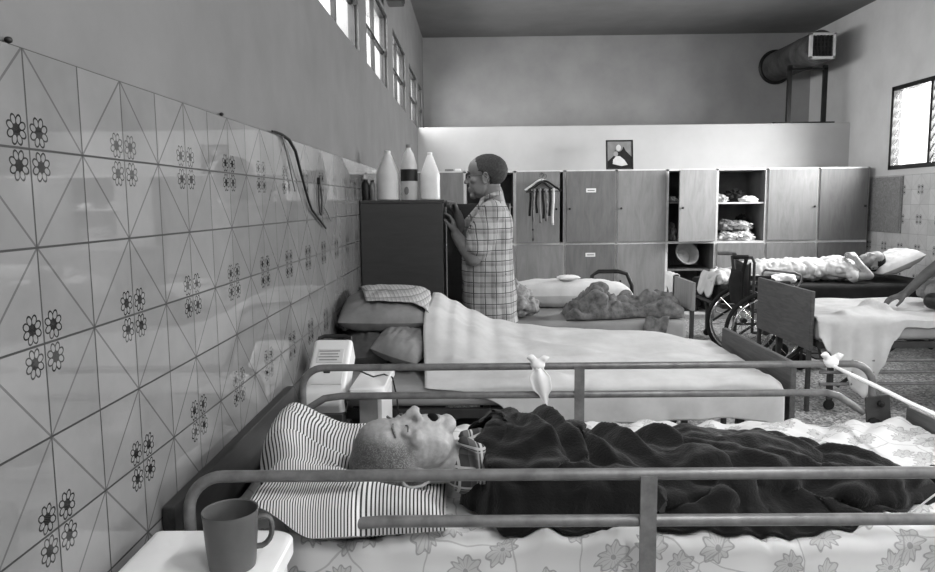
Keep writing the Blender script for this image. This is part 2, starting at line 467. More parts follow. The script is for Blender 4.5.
def steel_window(n, a, b):
    w = empty('window_%d' % n, (XL, (a + b) / 2, LZ0)); st(w)
    h = LZ1 - LZ0; L = (b - a) / 2; t = .022
    f = MB()
    f.bx(-.06, -.02, -L, -L + t, 0, h).bx(-.06, -.02, L - t, L, 0, h).bx(-.06, -.02, -L, L, 0, t).bx(-.06, -.02, -L, L, h - t, h)
    f.build('window_frame', M['black'], w)
    m = MB().bx(-.055, -.028, -.011, .011, t, h - t).bx(-.055, -.028, -L + t, L - t, h * .5 - .011, h * .5 + .011)
    m.build('mullion', M['black'], w)
    MB().bx(-.044, -.040, -L + t, L - t, t, h - t).build('pane', M['glass'], w)
    MB().box((-.012, L - .05, h * .5), (.03, .012, .05), .003).build('latch', M['black'], w)
for i, (a, b) in enumerate(LWIN): steel_window(i + 1, a, b)
def louvre_window(n, a, b):
    w = empty('window_%d' % n, (XR, (a + b) / 2, RZ0)); st(w)
    h = RZ1 - RZ0; L = (b - a) / 2; t = .045
    f = MB().bx(-.01, .08, -L, -L + t, 0, h).bx(-.01, .08, L - t, L, 0, h).bx(-.01, .08, -L, L, 0, t).bx(-.01, .08, -L, L, h - t, h)
    f.build('window_frame', M['black'], w)
    ys = [-L + t, -L / 3, L / 3, L - t]
    mm = MB()
    for y in ys[1:3]: mm.bx(-.005, .07, y - .02, y + .02, t, h - t)
    mm.build('mullion', M['black'], w)
    k = MB(); gl = MB(); ns = 8
    for j in range(3):
        y0, y1 = ys[j] + .03, ys[j + 1] - .03
        for q in range(ns):
            z = t + (h - 2 * t) * (q + .5) / ns
            gl.box((.03, (y0 + y1) / 2, z), (.005, y1 - y0, (h - 2 * t) / ns * 1.04), 0, (0, radians(22), 0))
            for yy in (y0 - .006, y1 + .006): k.box((.025, yy, z), (.012, .012, (h - 2 * t) / ns * .8), 0, (0, radians(30), 0))
    gl.build('louvre_glass', M['glass'], w); k.build('louvre_clips', M['frame'], w)
for i, (a, b) in enumerate(RWIN): louvre_window(len(LWIN) + 1 + i, a, b)

for k, (x, y) in enumerate(ADDED_LAMPS):  # fixtures for the added lamps, out of view
    cl_ = empty('ceiling_light', (x, y, ZC), 0, ['white ceiling strip light above the near bed, nearest the lockers', 'white ceiling strip light behind the near bed, farthest from the lockers'][k], 'light', 'ceiling strip lights')
    MB().bx(-.13, .13, -.63, .63, -.06, 0, .006).build('housing', M['white'], cl_)
    for sx in (-.06, .06): MB().tube([(sx, -.6, -.085), (sx, .6, -.085)], .016, 10).build('tube', M['lamp'], cl_)
# ------------------------------------------------------------------ lockers
LE = [-.672, -.12, .442, 1.0, 1.578, 2.144, 2.698, 3.252, 3.826, 4.385]
LY0, LY1, LZM, LZT = 8.2, 8.80, .882, 1.70
lock_labels = ['locker column against the left wall, behind the standing man and jugs', 'open dark locker column behind the head of the standing man',
    'locker column whose upper door carries clothes hangers and hanging belts', 'locker column with white paper stickers on both of its doors',
    'locker column with plain closed doors right of the two white stickers', 'locker column with upper door ajar and white basin in its open lower cubby',
    'locker column standing open with folded clothes on its shelves', 'second locker column from the right wall with plain closed doors',
    'darker locker column at the right end beside the tiled wall']
def knob(x, y, z, par):
    MB().lathe([(.004, 0), (.006, .008), (.013, .014), (.012, .024), (.004, .027)], (x, y, z), 12, (radians(90), 0, 0)).build('knob', M['black'], par)
for i in range(9):
    x0, x1 = LE[i], LE[i + 1]; Wd = x1 - x0
    L = empty('locker', (x0, LY0, 0), 0, lock_labels[i], 'locker', 'lockers along the white partition wall')
    t = .018; D = LY1 - LY0
    c = MB().bx(.001, t, .012, D, .06, LZT).bx(Wd - t, Wd - .001, .012, D, .06, LZT).bx(.001, Wd - .001, .012, D, LZT - t, LZT + .004)
    c.bx(t, Wd - t, .012, D, LZM - .012, LZM + .012).bx(t, Wd - t, .012, D, .06, .08).bx(t, Wd - t, .05, D, 0.0, .06)
    c.build('carcass', M['carcass'], L)
    MB().bx(t, Wd - t, D - .01, D - .001, .08, LZT - t).build('back_panel', M['inside'], L)
    MB().bx(t, t + .003, .02, D - .01, .08, LZT - t).build('lining', M['inside'], L)
    MB().bx(Wd - t - .003, Wd - t, .02, D - .01, .08, LZT - t).build('lining', M['inside'], L)
    dm = M['door_dark'] if i in (3, 8) else M['door_wood']
    zt = {6: [(1.32, 1)], 5: [(1.33, 1), (.57, 1)], 1: [(1.3, 1)]}.get(i, [])
    for z, _ in zt: MB().bx(t, Wd - t, .03, D - .012, z - .01, z + .008).build('shelf', M['carcass'] if i == 6 else M['inside'], L)
    def door(z0, z1, hinge, ang, wd=None, mat=dm, sticker=None, kx=None):
        wd = wd or Wd - 2 * .014
        d = MB()
        if hinge == 'l': d.bx(0, wd, -.018, 0, z0, z1, .002); e = d.build('door', mat, L, (.014, .010, 0)); e.rotation_euler.z = -ang; kk = wd - .035
        else: d.bx(-wd, 0, -.018, 0, z0, z1, .002); e = d.build('door', mat, L, (Wd - .014, .010, 0)); e.rotation_euler.z = ang; kk = -wd + .035
        knob(kk, -.018, (z0 + z1) / 2 - .02, e)
        if sticker:
            cx = wd / 2 if hinge == 'l' else -wd / 2
            q = MB().bx(cx - .055, cx + .055, -.0195, -.0182, sticker - .022, sticker + .022).build('sticker', M['paper'], e); q['label'] = 'white paper sticker'
            MB().bx(cx - .04, cx + .04, -.0199, -.0196, sticker - .006, sticker + .004).build('printed_line', M['rail'], e)
        return e
    zu0, zu1, zl0, zl1 = LZM + .014, LZT - .012, .082, LZM - .014
    if i == 2: door(zu0, zu1, 'l', radians(6), Wd - .075)
    elif i == 3: door(zu0, zu1, 'r', radians(1.5), sticker=1.475)
    elif i == 5: door(zu0, zu1, 'r', radians(14), Wd - .10)
    elif i in (0, 4, 7, 8): door(zu0, zu1, 'r' if i in (0, 4) else 'l' , 0)
    if i != 5: door(zl0, zl1, 'r' if i != 2 else 'l', 0, sticker=.755 if i == 3 else None)
    if i == 1:
        p = MB().bx(.27, .40, .05, .058, 1.42, 1.56, .001).build('notice', M['paper'], L); p['label'] = 'white paper card in the open locker'
# hangers and belts on the door of the third locker
def hanger(x, y, z, rz, mat, label):
    h = empty('clothes_hanger', (x, y, z), rz, label, 'hanger', 'clothes hangers on the locker door')
    hook = [(0.0, 0, 0)] + [(.022 * sin(a), 0, .05 + .022 * -cos(a)) for a in [radians(k) for k in range(0, 271, 30)]]
    MB().tube(hook, .0022, 6).build('hook', M['black'], h)
    MB().tube([(-.19, 0, -.115), (-.12, 0, -.07), (-.04, 0, -.015), (0, 0, 0), (.04, 0, -.015), (.12, 0, -.07), (.19, 0, -.115)], [.009, .012, .012, .012, .012, .012, .009], 8).build('shoulder_bar', mat, h)
    MB().tube([(-.19, 0, -.115), (.19, 0, -.115)], .004, 6).build('trouser_bar', mat, h)
HX, HY, HZ = .735, 8.12, 1.60
MB_ = MB().tube([(HX, 8.17, 1.66), (HX, 8.13, 1.655), (HX, 8.11, 1.66), (HX, 8.105, 1.675)], .004, 6).build('coat_hook', M['black'])
tag(MB_, 'small black hook at the top of the hanger door', 'hook')
hanger(HX, 8.125, 1.60, .10, M['white'], 'white plastic clothes hanger on the locker door, its left arm showing')
hanger(HX + .03, 8.105, 1.585, -.35, M['black'], 'black clothes hanger on the locker door, its right arm drooping')
hanger(HX - .01, 8.085, 1.575, .45, M['dark'], 'dark clothes hanger nearest the room on the locker door')
for k in range(8):
    x = .60 + .036 * k; wl = [.30, .36, .27, .38, .33, .36, .30, .40][k]; wd = .013
    y = 8.055 - .006 * (k % 2)
    m = [M['dark_cloth'], M['towel'], M['dark_cloth'], M['grey_cloth'], M['dark_cloth'], M['towel'], M['dark_cloth'], M['light_cloth']][k]
    zz = 1.47
    b = MB().grid(2, 14, lambda u, v: (x + (u - .5) * 2 * wd + .006 * sin(v * 5 + k), y - .012 * sin(v * 2.2), zz + .03 - wl * v)).build('belt', m)
    solid(b, .006, 0)
    tag(b, ['dark strap hanging at the left end of the hangers', 'patterned strap second from the left on the hangers', 'short dark strap third from the left on the hangers',
            'long grey strap fourth from the left on the hangers', 'dark strap fifth from the left on the hangers', 'patterned strap third from the right on the hangers',
            'dark strap second from the right on the hangers', 'pale strap hanging at the right end of the hangers'][k], 'strap', 'straps hanging from the locker door hangers')
tag(MB().tube([(.63, 8.03, 1.46), (.625, 8.03, 1.25), (.63, 8.035, 1.0), (.632, 8.04, .95)], .0035, 6).ell((.632, 8.04, .94), (.012, .012, .018)).ell((.629, 8.035, 1.05), (.01, .01, .014)).build('cord', M['black']),
    'thin black cord with knots hanging down the hanger door', 'cord')

# clothes in the open locker
def bundle(name, c, r, seed, mat, label, cat, group=None, amp=.35, flat=True):
    b = MB(); bm = bmesh.new(); bmesh.ops.create_icosphere(bm, subdivisions=5, radius=1)
    for v in bm.verts:
        p = v.co.copy(); d = 1 + amp * (abs(noise.noise(p * 1.7 + Vector((seed, 0, 0)))) - .25) * 1.6 + amp * .35 * abs(noise.noise(p * 4.1 + Vector((0, seed, 0)))) + amp * .12 * noise.noise(p * 9 + Vector((0, 0, seed)))
        q = p * d
        if flat: q.z = max(q.z, -.62)
        v.co = q
    for i, v in enumerate(bm.verts): v.index = i
    zmin = min(v.co.z for v in bm.verts)
    vs = [Vector((v.co.x * r[0], v.co.y * r[1], (v.co.z - zmin) * r[2])) for v in bm.verts]
    b.add(vs, [[v.index for v in f.verts] for f in bm.faces]); bm.free()
    o = b.build(name, mat, None, c, ang=None); return tag(o, label, cat, group)
cl = 'clothes in the open locker'
bundle('folded_clothes', (2.80, 8.42, 1.329), (.09, .12, .055), 1, M['light_cloth'], 'rumpled pale garment at the left of the open locker shelf', 'clothes', cl)
bundle('folded_clothes', (2.96, 8.42, 1.329), (.12, .12, .085), 2, M['dark_cloth'], 'black garment heaped on the open locker shelf', 'clothes', cl)
bundle('folded_clothes', (3.08, 8.27, 1.329), (.10, .05, .04), 3, M['cloth_white'], 'white folded cloth at the front of the open locker shelf', 'clothes', cl)
for k, (x, y, z, rx, rz, m, lb) in enumerate([(2.87, 8.36, .896, .105, .06, 'light_cloth', 'pale garment at the lower left of the open locker heap'), (3.06, 8.36, .896, .12, .07, 'cloth_white', 'white garment at the lower right of the open locker heap'),
        (2.88, 8.42, 1.01, .105, .07, 'towel2', 'grey patterned garment high on the left of the open locker heap'), (3.04, 8.40, 1.02, .12, .06, 'light_cloth', 'pale garment topping the open locker heap'),
        (3.12, 8.60, 1.0, .075, .11, 'dark_cloth', 'dark garment at the back right of the open locker heap')]):
    bundle('folded_clothes', (x, y, z), (rx, .13, rz), 10 + k, M[m], lb, 'clothes', cl, .5)
bundle('folded_clothes', (2.24, 8.4, 1.339), (.06, .1, .04), 21, M['light_cloth'], 'pale garment on the shelf behind the ajar locker door', 'clothes', 'clothes behind the ajar door')
bundle('folded_clothes', (2.24, 8.4, .896), (.06, .12, .12), 22, M['towel'], 'patterned garment at the bottom behind the ajar locker door', 'clothes', 'clothes behind the ajar door')
bs = empty('plastic_basin', (2.40, 8.36, .70), 0, 'white plastic basin tipped on its side in the open lower cubby', 'basin')
M['basin'] = simple('translucent_grey_plastic', 140, .4, .4, .08, 8)
bb = MB().lathe([(.0, -.075), (.09, -.075), (.105, -.06), (.155, .06), (.175, .07), (.178, .075), (.172, .08), (.15, .066), (.10, -.055), (.0, -.062)], (0, 0, 0), 28, (radians(62), radians(24), 0), cap=False).build('basin', M['basin'], bs)
bb.location.z = .032; bb.scale = (.80, .80, .80)
bundle('laundry', (2.44, 8.46, .082), (.16, .14, .14), 33, M['dark_cloth'], 'dark laundry in the bottom of the cubby under the tipped basin', 'clothes')
# framed picture standing on the lockers
pf = empty('framed_picture', (1.65, 8.40, 1.706), 0, 'small dark framed picture of a robed mother holding a child, on top of the lockers', 'picture')
pf.rotation_euler = (radians(-8), 0, 0)
w2, hh = .155, .345
MB().bx(-w2, -w2 + .018, 0, .018, 0, hh, .003).bx(w2 - .018, w2, 0, .018, 0, hh, .003).bx(-w2, w2, 0, .018, 0, .018, .003).bx(-w2, w2, 0, .018, hh - .018, hh, .003).build('picture_frame', M['black'], pf)
MB().bx(-w2 + .012, w2 - .012, .006, .016, .012, hh - .012).build('backing', M['pill_grey'], pf)
def disc(pts, y): return MB().add([(x, y, z) for x, z in pts] + [(x, y + .001, z) for x, z in pts], [tuple(range(len(pts)))] + [tuple(range(len(pts), 2 * len(pts)))])
def oval(cx, cz, rx, rz, n=20): return [(cx + rx * cos(2 * pi * k / n), cz + rz * sin(2 * pi * k / n)) for k in range(n)]
disc([(-.137, .02), (-.137, .10), (-.06, .17), (-.05, .26), (0, .30), (.05, .26), (.07, .22), (.137, .15), (.137, .02)], .0045).build('robe', M['dark_cloth'], pf)
disc(oval(-.012, .265, .05, .055), .0035).build('veil', M['pill_grey'], pf)
disc(oval(-.012, .255, .028, .036), .0025).build('face', M['light_cloth'], pf)
disc(oval(-.045, .185, .026, .03), .0025).build('child_face', M['sheet_grey'], pf)
disc([(-.08, .07), (-.075, .12), (-.04, .16), (.0, .16), (.05, .12), (.09, .06), (.02, .045)], .0030).build('child_robe', M['light_cloth'], pf)

# duct on its stand over the partition
du = empty('ventilation_duct', (3.975, 8.62, 3.09), 0, 'fat dark round ventilation duct running to the back wall high on the right', 'duct')
M['duct'] = simple('dark_duct_wrap', 74, .7, .2, .25, 6, .4, bscale=30, bd=.01)
MB().lathe([(.180, 0), (.186, .01), (.186, .40), (.190, .405), (.190, .42), (.186, .425), (.186, 1.28)], (0, 0, 0), 40, (radians(-90), 0, 0)).build('tube', M['duct'], du)
q = .145
MB().bx(-q, -q + .028, -.05, 0, -q, q, .003).bx(q - .028, q, -.05, 0, -q, q, .003).bx(-q, q, -.05, 0, -q, -q + .028, .003).bx(-q, q, -.05, 0, q - .028, q, .003).build('outlet_frame', M['white'], du)
sl = MB()
for k in range(6): sl.box((-.1 + k * .04, -.025, 0), (.004, .03, .24), 0, (0, 0, .4))
for k in range(5): sl.box((0, -.02, -.09 + k * .045), (.24, .02, .003))
sl.build('grille', M['frame'], du)
MB().lathe([(.205, 0), (.225, .02), (.205, .04)], (0, 1.255, 0), 32, (radians(-90), 0, 0)).build('wall_collar', M['black'], du)
ds = empty('duct_stand', (3.93, 8.90, 2.25), 0, 'black steel stand holding the duct on the partition ledge', 'stand')
MB().bx(-.36, .36, -.03, .03, .001, .022, .003).build('base_bar', M['black'], ds)
for x in (-.185, .235): MB().bx(x - .025, x + .025, -.02, .02, .022, .68, .003).build('post', M['black'], ds)
MB().bx(-.21, .26, -.02, .02, .625, .648, .002).build('cross_bar', M['black'], ds)
# loudspeaker over the high windows
sp = empty('loudspeaker', (-.6, 5.62, 2.83), 0, 'small black loudspeaker mounted over the high left windows', 'speaker')
MB().bx(-.05, .075, -.09, .09, 0, .26, .015).build('cabinet', M['dark'], sp)
MB().bx(.073, .079, -.075, .075, .02, .24, .002).build('grille', M['rubber'], sp)
MB().bx(-.084, -.05, -.02, .02, .1, .16, .002).build('bracket', M['black'], sp)
# board on the right wall
bo = empty('wall_board', (XR - .008, 7.96, .99), 0, 'grey marbled board fixed to the tiled right wall below the window', 'board')
def marbled():
    m = Mat('marbled_board', .5, .3); m.co('Object'); n = m.noise(9, 6, .7, dist=2.2)
    m.base(m.ramp(n, [(.35, 118), (.47, 150), (.5, 105), (.56, 152), (.7, 128)])); return m.m
MB().bx(-.018, -.001, -.31, .31, 0, .59, .003).build('panel', marbled(), bo)
MB().bx(-.021, -.0185, -.30, -.28, .02, .57, .001).build('edge_strip', M['pill_grey'], bo)
# cable, hook loop on the left wall
tag(MB().tube([(-.672, 2.44, 1.593), (-.670, 2.48, 1.594), (-.668, 2.54, 1.592), (-.662, 2.62, 1.58), (-.660, 2.70, 1.545), (-.662, 2.77, 1.48), (-.664, 2.84, 1.42), (-.664, 2.90, 1.365), (-.664, 2.95, 1.33), (-.665, 3.08, 1.29), (-.665, 3.22, 1.245)], [.003, .004, .005, .006, .006, .0055, .005, .005, .005, .005, .004], 8).build('cable', M['rubber']),
    'black cable drooping down the flower tiles on the left wall', 'cable')
tag(MB().tube([(-.668, 2.55, 1.588), (-.667, 2.60, 1.53), (-.667, 2.66, 1.45), (-.667, 2.70, 1.40)], .003, 6).build('wire', M['rail']), 'thin grey wire hanging behind the drooping black cable', 'wire')
ho = empty('hose_loop', (-.668, 3.13, 1.445), 0, 'dark hose loop hung from a hook on the left wall tiles', 'hose')
MB().tube([(0, 0, -.005), (.002, -.025, -.03), (.003, -.03, -.08), (.003, -.02, -.13), (.003, 0, -.138), (.003, .022, -.13), (.003, .03, -.08), (.002, .02, -.03)], .005, 8, closed=True).build('loop', M['frame'], ho)
MB().box((.0, 0, .005), (.014, .02, .03), .003).build('hook', M['black'], ho)
MB().tube([(.004, .025, -.09), (.004, .12, -.13), (.004, .21, -.175)], .003, 6).build('tail', M['rail'], ho)
for k, (y, z) in enumerate([(1.08, 1.592), (1.97, 1.592)]):
    tag(MB().ell((-.676, y, z), (.006, .006, .005), sub=2).build('nail', M['black']), ['dark nail stub at the top of the tiles near the left edge', 'dark nail stub at the top of the tiles left of the cable'][k], 'nail')

# ------------------------------------------------------------------ beds
def rounded_rect_rail(x0, x1, y, zt, zl, zb, r=.0125):
    R = .06
    a = [(x0, y, zb)] + arc((x0 + R, y, zt - R), R, pi, pi / 2, 6) + arc((x1 - R, y, zt - R), R, pi / 2, 0, 6) + [(x1, y, zb)]
    return a
def bed(name, x0, x1, y0, y1, label, head, foot, legs_x, grp='beds in the ward', ztop=.43, hm='wood_y', fm='wood_y', brace=True, bars=0):
    b = empty(name, ((x0 + x1) / 2, (y0 + y1) / 2, 0), 0, label, 'bed', grp)
    ox, oy = (x0 + x1) / 2, (y0 + y1) / 2
    Lx, Ly = (x1 - x0) / 2, (y1 - y0) / 2
    fr = MB()
    for s in (-1, 1): fr.bx(-Lx + .05, Lx - .05, s * (Ly - .03) - .015, s * (Ly - .03) + .015, ztop - .045, ztop - .005, .003)
    for x in (-Lx + .06, -.3 * Lx, .3 * Lx, Lx - .06): fr.bx(x - .015, x + .015, -Ly + .045, Ly - .045, ztop - .04, ztop - .008, .003)
    fr.build('frame', M['frame'], b)
    for x in legs_x:
        for s in (-1, 1):
            lg = MB().bx(x - ox - .016, x - ox + .016, s * (Ly - .06) - .016, s * (Ly - .06) + .016, .08, ztop - .045, .003).build('leg', M['frame'], b)
            MB().lathe([(.0, -.012), (.03, -.012), (.034, -.006), (.034, .006), (.03, .012), (.0, .012)], (x - ox, s * (Ly - .06), .042), 18, (radians(90), 0, 0), cap=False).box((x - ox, s * (Ly - .06), .07), (.03, .03, .03), .004).build('caster', M['rubber'], lg)
    if brace:
        for s in (-1, 1):
            MB().tube([(legs_x[0] - ox + .05, s * (Ly - .07), .16), (legs_x[0] - ox + .40, s * (Ly - .07), ztop - .05)], .012, 8).build('brace', M['frame'], b)
            MB().tube([(legs_x[1] - ox - .05, s * (Ly - .07), .16), (legs_x[1] - ox - .40, s * (Ly - .07), ztop - .05)], .012, 8).build('brace', M['frame'], b)
    for k in range(bars):
        MB().tube([(-Lx + .06, -Ly + .01, ztop - .12 - k * .075), (Lx - .06, -Ly + .01, ztop - .12 - k * .075)], .011, 8).build('side_bar', M['rail'], b)
    for nm, pn, mt in (('headboard', head, hm), ('footboard', foot, fm)):
        if pn:
            px0, px1, py0, py1, pz0, pz1 = pn
            o = MB().bx(px0 - ox, px1 - ox, py0 - oy, py1 - oy, pz0, pz1, .006).build(nm, M[mt], b)
            for yy in (py0 + .03, py1 - .03): MB().bx((px0 + px1) / 2 - ox - .012, (px0 + px1) / 2 - ox + .012, yy - oy - .015, yy - oy + .015, 0, pz0 + .02, .003).build('post', M['frame'], o)
    return b
def mattress(x0, x1, y0, y1, z0, z1, label, mat, grp='mattresses'):
    o = MB().box((0, 0, (z1 - z0) / 2), (x1 - x0, y1 - y0, z1 - z0), .035, seg=3).build('mattress', M[mat], None, ((x0 + x1) / 2, (y0 + y1) / 2, z0))
    return tag(o, label, 'mattress', grp)

# bed 1, nearest
b1 = bed('hospital_bed', -.645, 1.47, 1.5, 2.40, 'nearest hospital bed with grey tube side rails and a dark wooden headboard', (-.674, -.646, 1.47, 2.50, .30, .715), (1.455, 1.485, 1.47, 2.42, .28, .65), (-.55, 1.38), hm='wood_head')
mattress(-.62, 1.44, 1.505, 2.395, .432, .578, 'mattress of the nearest bed under the floral sheet', 'mattress')
OX, OY = b1.location.x, b1.location.y
def side_rail(y, lowx0, label, plate):
    r = MB(); zt, x0, x1 = .790, -.605, 1.355
    R = .075
    pts = [(x0, y, .44)] + arc((x0 + R, y, zt - R), R, pi, pi / 2, 8) + arc((x1 - R, y, zt - R), R, pi / 2, 0, 8) + [(x1, y, .62 if plate else .44)]
    o = r.tube([(p[0] - OX, p[1] - OY, p[2]) for p in pts], .0125, 14).build('side_rail', M['rail'], b1); o['label'] = label
    zl = .690
    lo = ([(lowx0 - .16, y, zl - .085), (lowx0 - .09, y, zl - .045), (lowx0 - .03, y, zl - .008), (lowx0 + .03, y, zl)] if plate else [(-.258, y, zl - .004), (-.20, y, zl), (-.17, y, zl)]) + [ (1.20, y, zl), (1.24, y, zl - .012), (1.33, y, zl - .07)]
    MB().tube([(p[0] - OX, p[1] - OY, p[2]) for p in lo], .0125, 14).build('lower_tube', M['rail'], o)
    MB().bx(.35 - OX - .017, .35 - OX + .017, y - OY - .016, y - OY - .010, .40, .790).build('flat_post', M['rail'], o)
    return o
rn = side_rail(1.45, -.25, 'near side rail', False)
rf = side_rail(2.45, -.50, 'far side rail', True)
pl = MB().box((1.372 - OX, 2.437 - OY, .618), (.085, .008, .125), .012, (0, radians(-6), 0)).build('bracket_plate', M['frame'], rf)
for bx_, bz, br_ in ((1.355, .582, .024), (1.388, .585, .012), (1.375, .655, .011)):
    MB().lathe([(.0, 0), (br_, 0), (br_, .012), (br_ * .5, .014), (br_ * .45, .020), (0, .020)], (bx_ - OX, 2.434 - OY, bz), 16, (radians(90), 0, 0), cap=False).build('bolt', M['rubber'], rf)
MB().tube([(-.58 - OX, 2.45 - OY, .535), (1.36 - OX, 2.45 - OY, .562)], .0125, 12).build('frame_tube', M['rail'], rf)

# bed 2
b2 = bed('hospital_bed', -.66, 1.34, 2.97, 3.90, 'second hospital bed covered by a plain white sheet', (-.672, -.645, 2.98, 3.9, .3, .70), (1.315, 1.342, 3.0, 3.86, .30, .672), (-.52, 1.12), ztop=.49)
mattress(-.62, 1.27, 2.985, 3.90, .492, .585, 'grey mattress on the second bed under the white sheet', 'sheet_grey')
# bed 3
b3 = bed('hospital_bed', -.60, 1.44, 4.68, 5.62, 'third hospital bed behind the standing man, with heaped grey blankets', None, (1.405, 1.432, 4.72, 5.30, .63, .82), (-.48, 1.38), fm='door_wood')
mattress(-.56, 1.375, 4.69, 5.6, .432, .575, 'pale grey mattress on the third bed behind the standing man', 'sheet_grey')
hf = MB().tube([(1.22, 5.63, .45), (1.21, 5.63, .70), (1.17, 5.63, .79), (1.10, 5.63, .81), (.95, 5.63, .81), (.9, 5.63, .78), (.9, 5.63, .45)], .016, 10)
hf.v = [v - b3.location for v in hf.v]; hf.build('end_hoop', M['black'], b3)
# bed 5 right
b5 = bed('hospital_bed', 2.10, 4.2, 4.50, 5.42, 'right hand hospital bed with a wooden footboard facing the aisle', None, (2.095, 2.122, 4.53, 5.40, .40, .778), (2.25, 4.05), bars=3, fm='wood_dark', ztop=.46)
mattress(2.135, 4.18, 4.52, 5.41, .462, .60, 'mattress of the right hand bed under the white cover', 'sheet_grey')
# bed 6 far right
b6 = bed('hospital_bed', 2.12, 4.2, 6.36, 7.25, 'far right hospital bed with a person lying on it', None, None, (2.3, 4.05), ztop=.44)
br = MB().tube([(2.50, 6.34, .45), (2.50, 6.34, .72), (2.52, 6.34, .742), (2.78, 6.34, .715), (2.83, 6.34, .69), (2.84, 6.34, .64), (2.80, 6.34, .58), (2.6, 6.34, .58), (2.56, 6.34, .60)], .010, 8)
br.v = [v - b6.location for v in br.v]; br.build('side_rail', M['rail'], b6)
mattress(2.14, 4.18, 6.375, 7.24, .442, .60, 'dark mattress of the far right bed', 'dark_cloth')

# floral sheet on bed 1
def cloth(name, mat, nu, nv, fn, label, cat, thick=.004, group=None, off=-1):
    o = MB().grid(nu, nv, fn).build(name, M[mat], None, ang=None); solid(o, thick, off); return tag(o, label, cat, group)
def floral_z(x, y):
    z = .590 + .012 * nz(x * 3, y * 5, 1) + .010 * abs(nz(x * 7, y * 9, 4))
    near = ss(1.85, 1.56, y)
    z += near * (.042 * max(0, nz(x * 5.2 + y * 3, y * 2, 7) + .15) + .034 * abs(nz(x * 13 + y * 6, y * 5, 9)))
    z += ss(1.60, 1.50, y) * .022 * max(0, .3 + nz(x * 7, 3.3, 5) + .6 * nz(x * 17, 1.2, 8))
    z += .03 * gs(seg_d(x, y, (.28, 1.50), (.44, 1.58))[0], .035) + .028 * gs(seg_d(x, y, (.44, 1.50), (.58, 1.62))[0], .04)
    z += .035 * gs(seg_d(x, y, (.88, 1.56), (1.08, 1.68))[0], .05) + .03 * gs(seg_d(x, y, (1.0, 1.50), (1.3, 1.62))[0], .05)
    z += .02 * gs(seg_d(x, y, (-.2, 1.52), (.02, 1.56))[0], .03)
    far = ss(2.0, 2.2, y)
    z += far * (.04 * abs(nz(x * 6 - y * 5, y * 2, 11)) + .026 * abs(nz(x * 14 + y * 4, y * 7, 3)))
    return max(z, .587)
def floral_fn(u, v):
    x = -.625 + u * 2.072
    s = v * 1.30
    if s < .17:
        d = .17 - s; y = 1.490 - .010 * sin(d * 9) + .016 * nz(x * 9, d * 4, 2); z = floral_z(x, 1.50) - .012 - d
    elif s > 1.09:
        d = s - 1.09; y = 2.412; z = floral_z(x, 2.40) - .012 - d * .5
    else:
        y = 1.495 + (s - .17) / .92 * .912; z = floral_z(x, y) - .012 * (gs(y - 1.495, .012) + gs(y - 2.407, .012))
    return (x, y, z)
cloth('bed_sheet', 'floral', 190, 130, floral_fn, 'light floral bed sheet rumpled on the nearest bed', 'sheet', .003)

# striped pillow
HXc, HYc = -.185, 1.70
def pillow1(sgn):
    def fn(u, v):
        a, b = u * 2 - 1, v * 2 - 1
        e = max(0, (1 - abs(a) ** 4) * (1 - abs(b) ** 4)) ** .55
        x = -.315 + a * (.235 + .012 * b * b) + .085 * ss(.2, -1, b) * ss(.3, -1, a); y = 1.752 + b * (.275 - .012 * a * a) + .02 * a
        base = .602 + .075 * ss(-.2, -1, a) + .055 * ss(.1, 1, a) * ss(-.3, -1, b) * .0
        Tt = .165 + .05 * ss(0, -.9, a) * ss(-1, .8, b) + .03 * gs(a + .1, .5) * gs(b + .72, .25)
        top = Tt * e
        dent = gs((x - HXc + .02) / .13, 1) * gs((y - HYc) / .115, 1)
        top *= 1 - .76 * dent
        rgt_ = ss(-.12, .0, x); top *= 1 - .45 * rgt_
        base += .04 * ss(-.6, -1, b); hang = ss(-.225, -.262, x) * ss(-.62, -1, b); y -= .062 * hang; base += .030 * hang; top = min(top, .762 - .012 - base) if hang > .2 else top
        wr = .010 * nz(x * 9, y * 7, 5) + .014 * abs(nz(x * 8 + y * 5, y * 16, 8)) - .022 * gs(seg_d(x, y, (-.50, 1.72), (-.33, 1.78))[0], .018) - .018 * gs(seg_d(x, y, (-.46, 1.86), (-.28, 1.92))[0], .016)
        z = base + (top + wr * e if sgn > 0 else 0)
        if sgn < 0: z = base - .010 * e
        return (x, y, z)
    return fn
pw = MB().grid(64, 70, pillow1(1)).grid(64, 70, lambda u, v: pillow1(-1)(u, v))
o = pw.build('pillow', M['stripe'], None, ang=None); tag(o, 'plump striped pillow under the head of the man in the nearest bed', 'pillow')
def flap_fn(u, v):
    x = -.50 + u * .44; y = 1.472 + v * .09
    z = .60 + (.055 + .028 * sin(u * 2.6)) * ss(0, .5, v) + .006 * nz(x * 12, y * 9, 2)
    return (x, y, z)

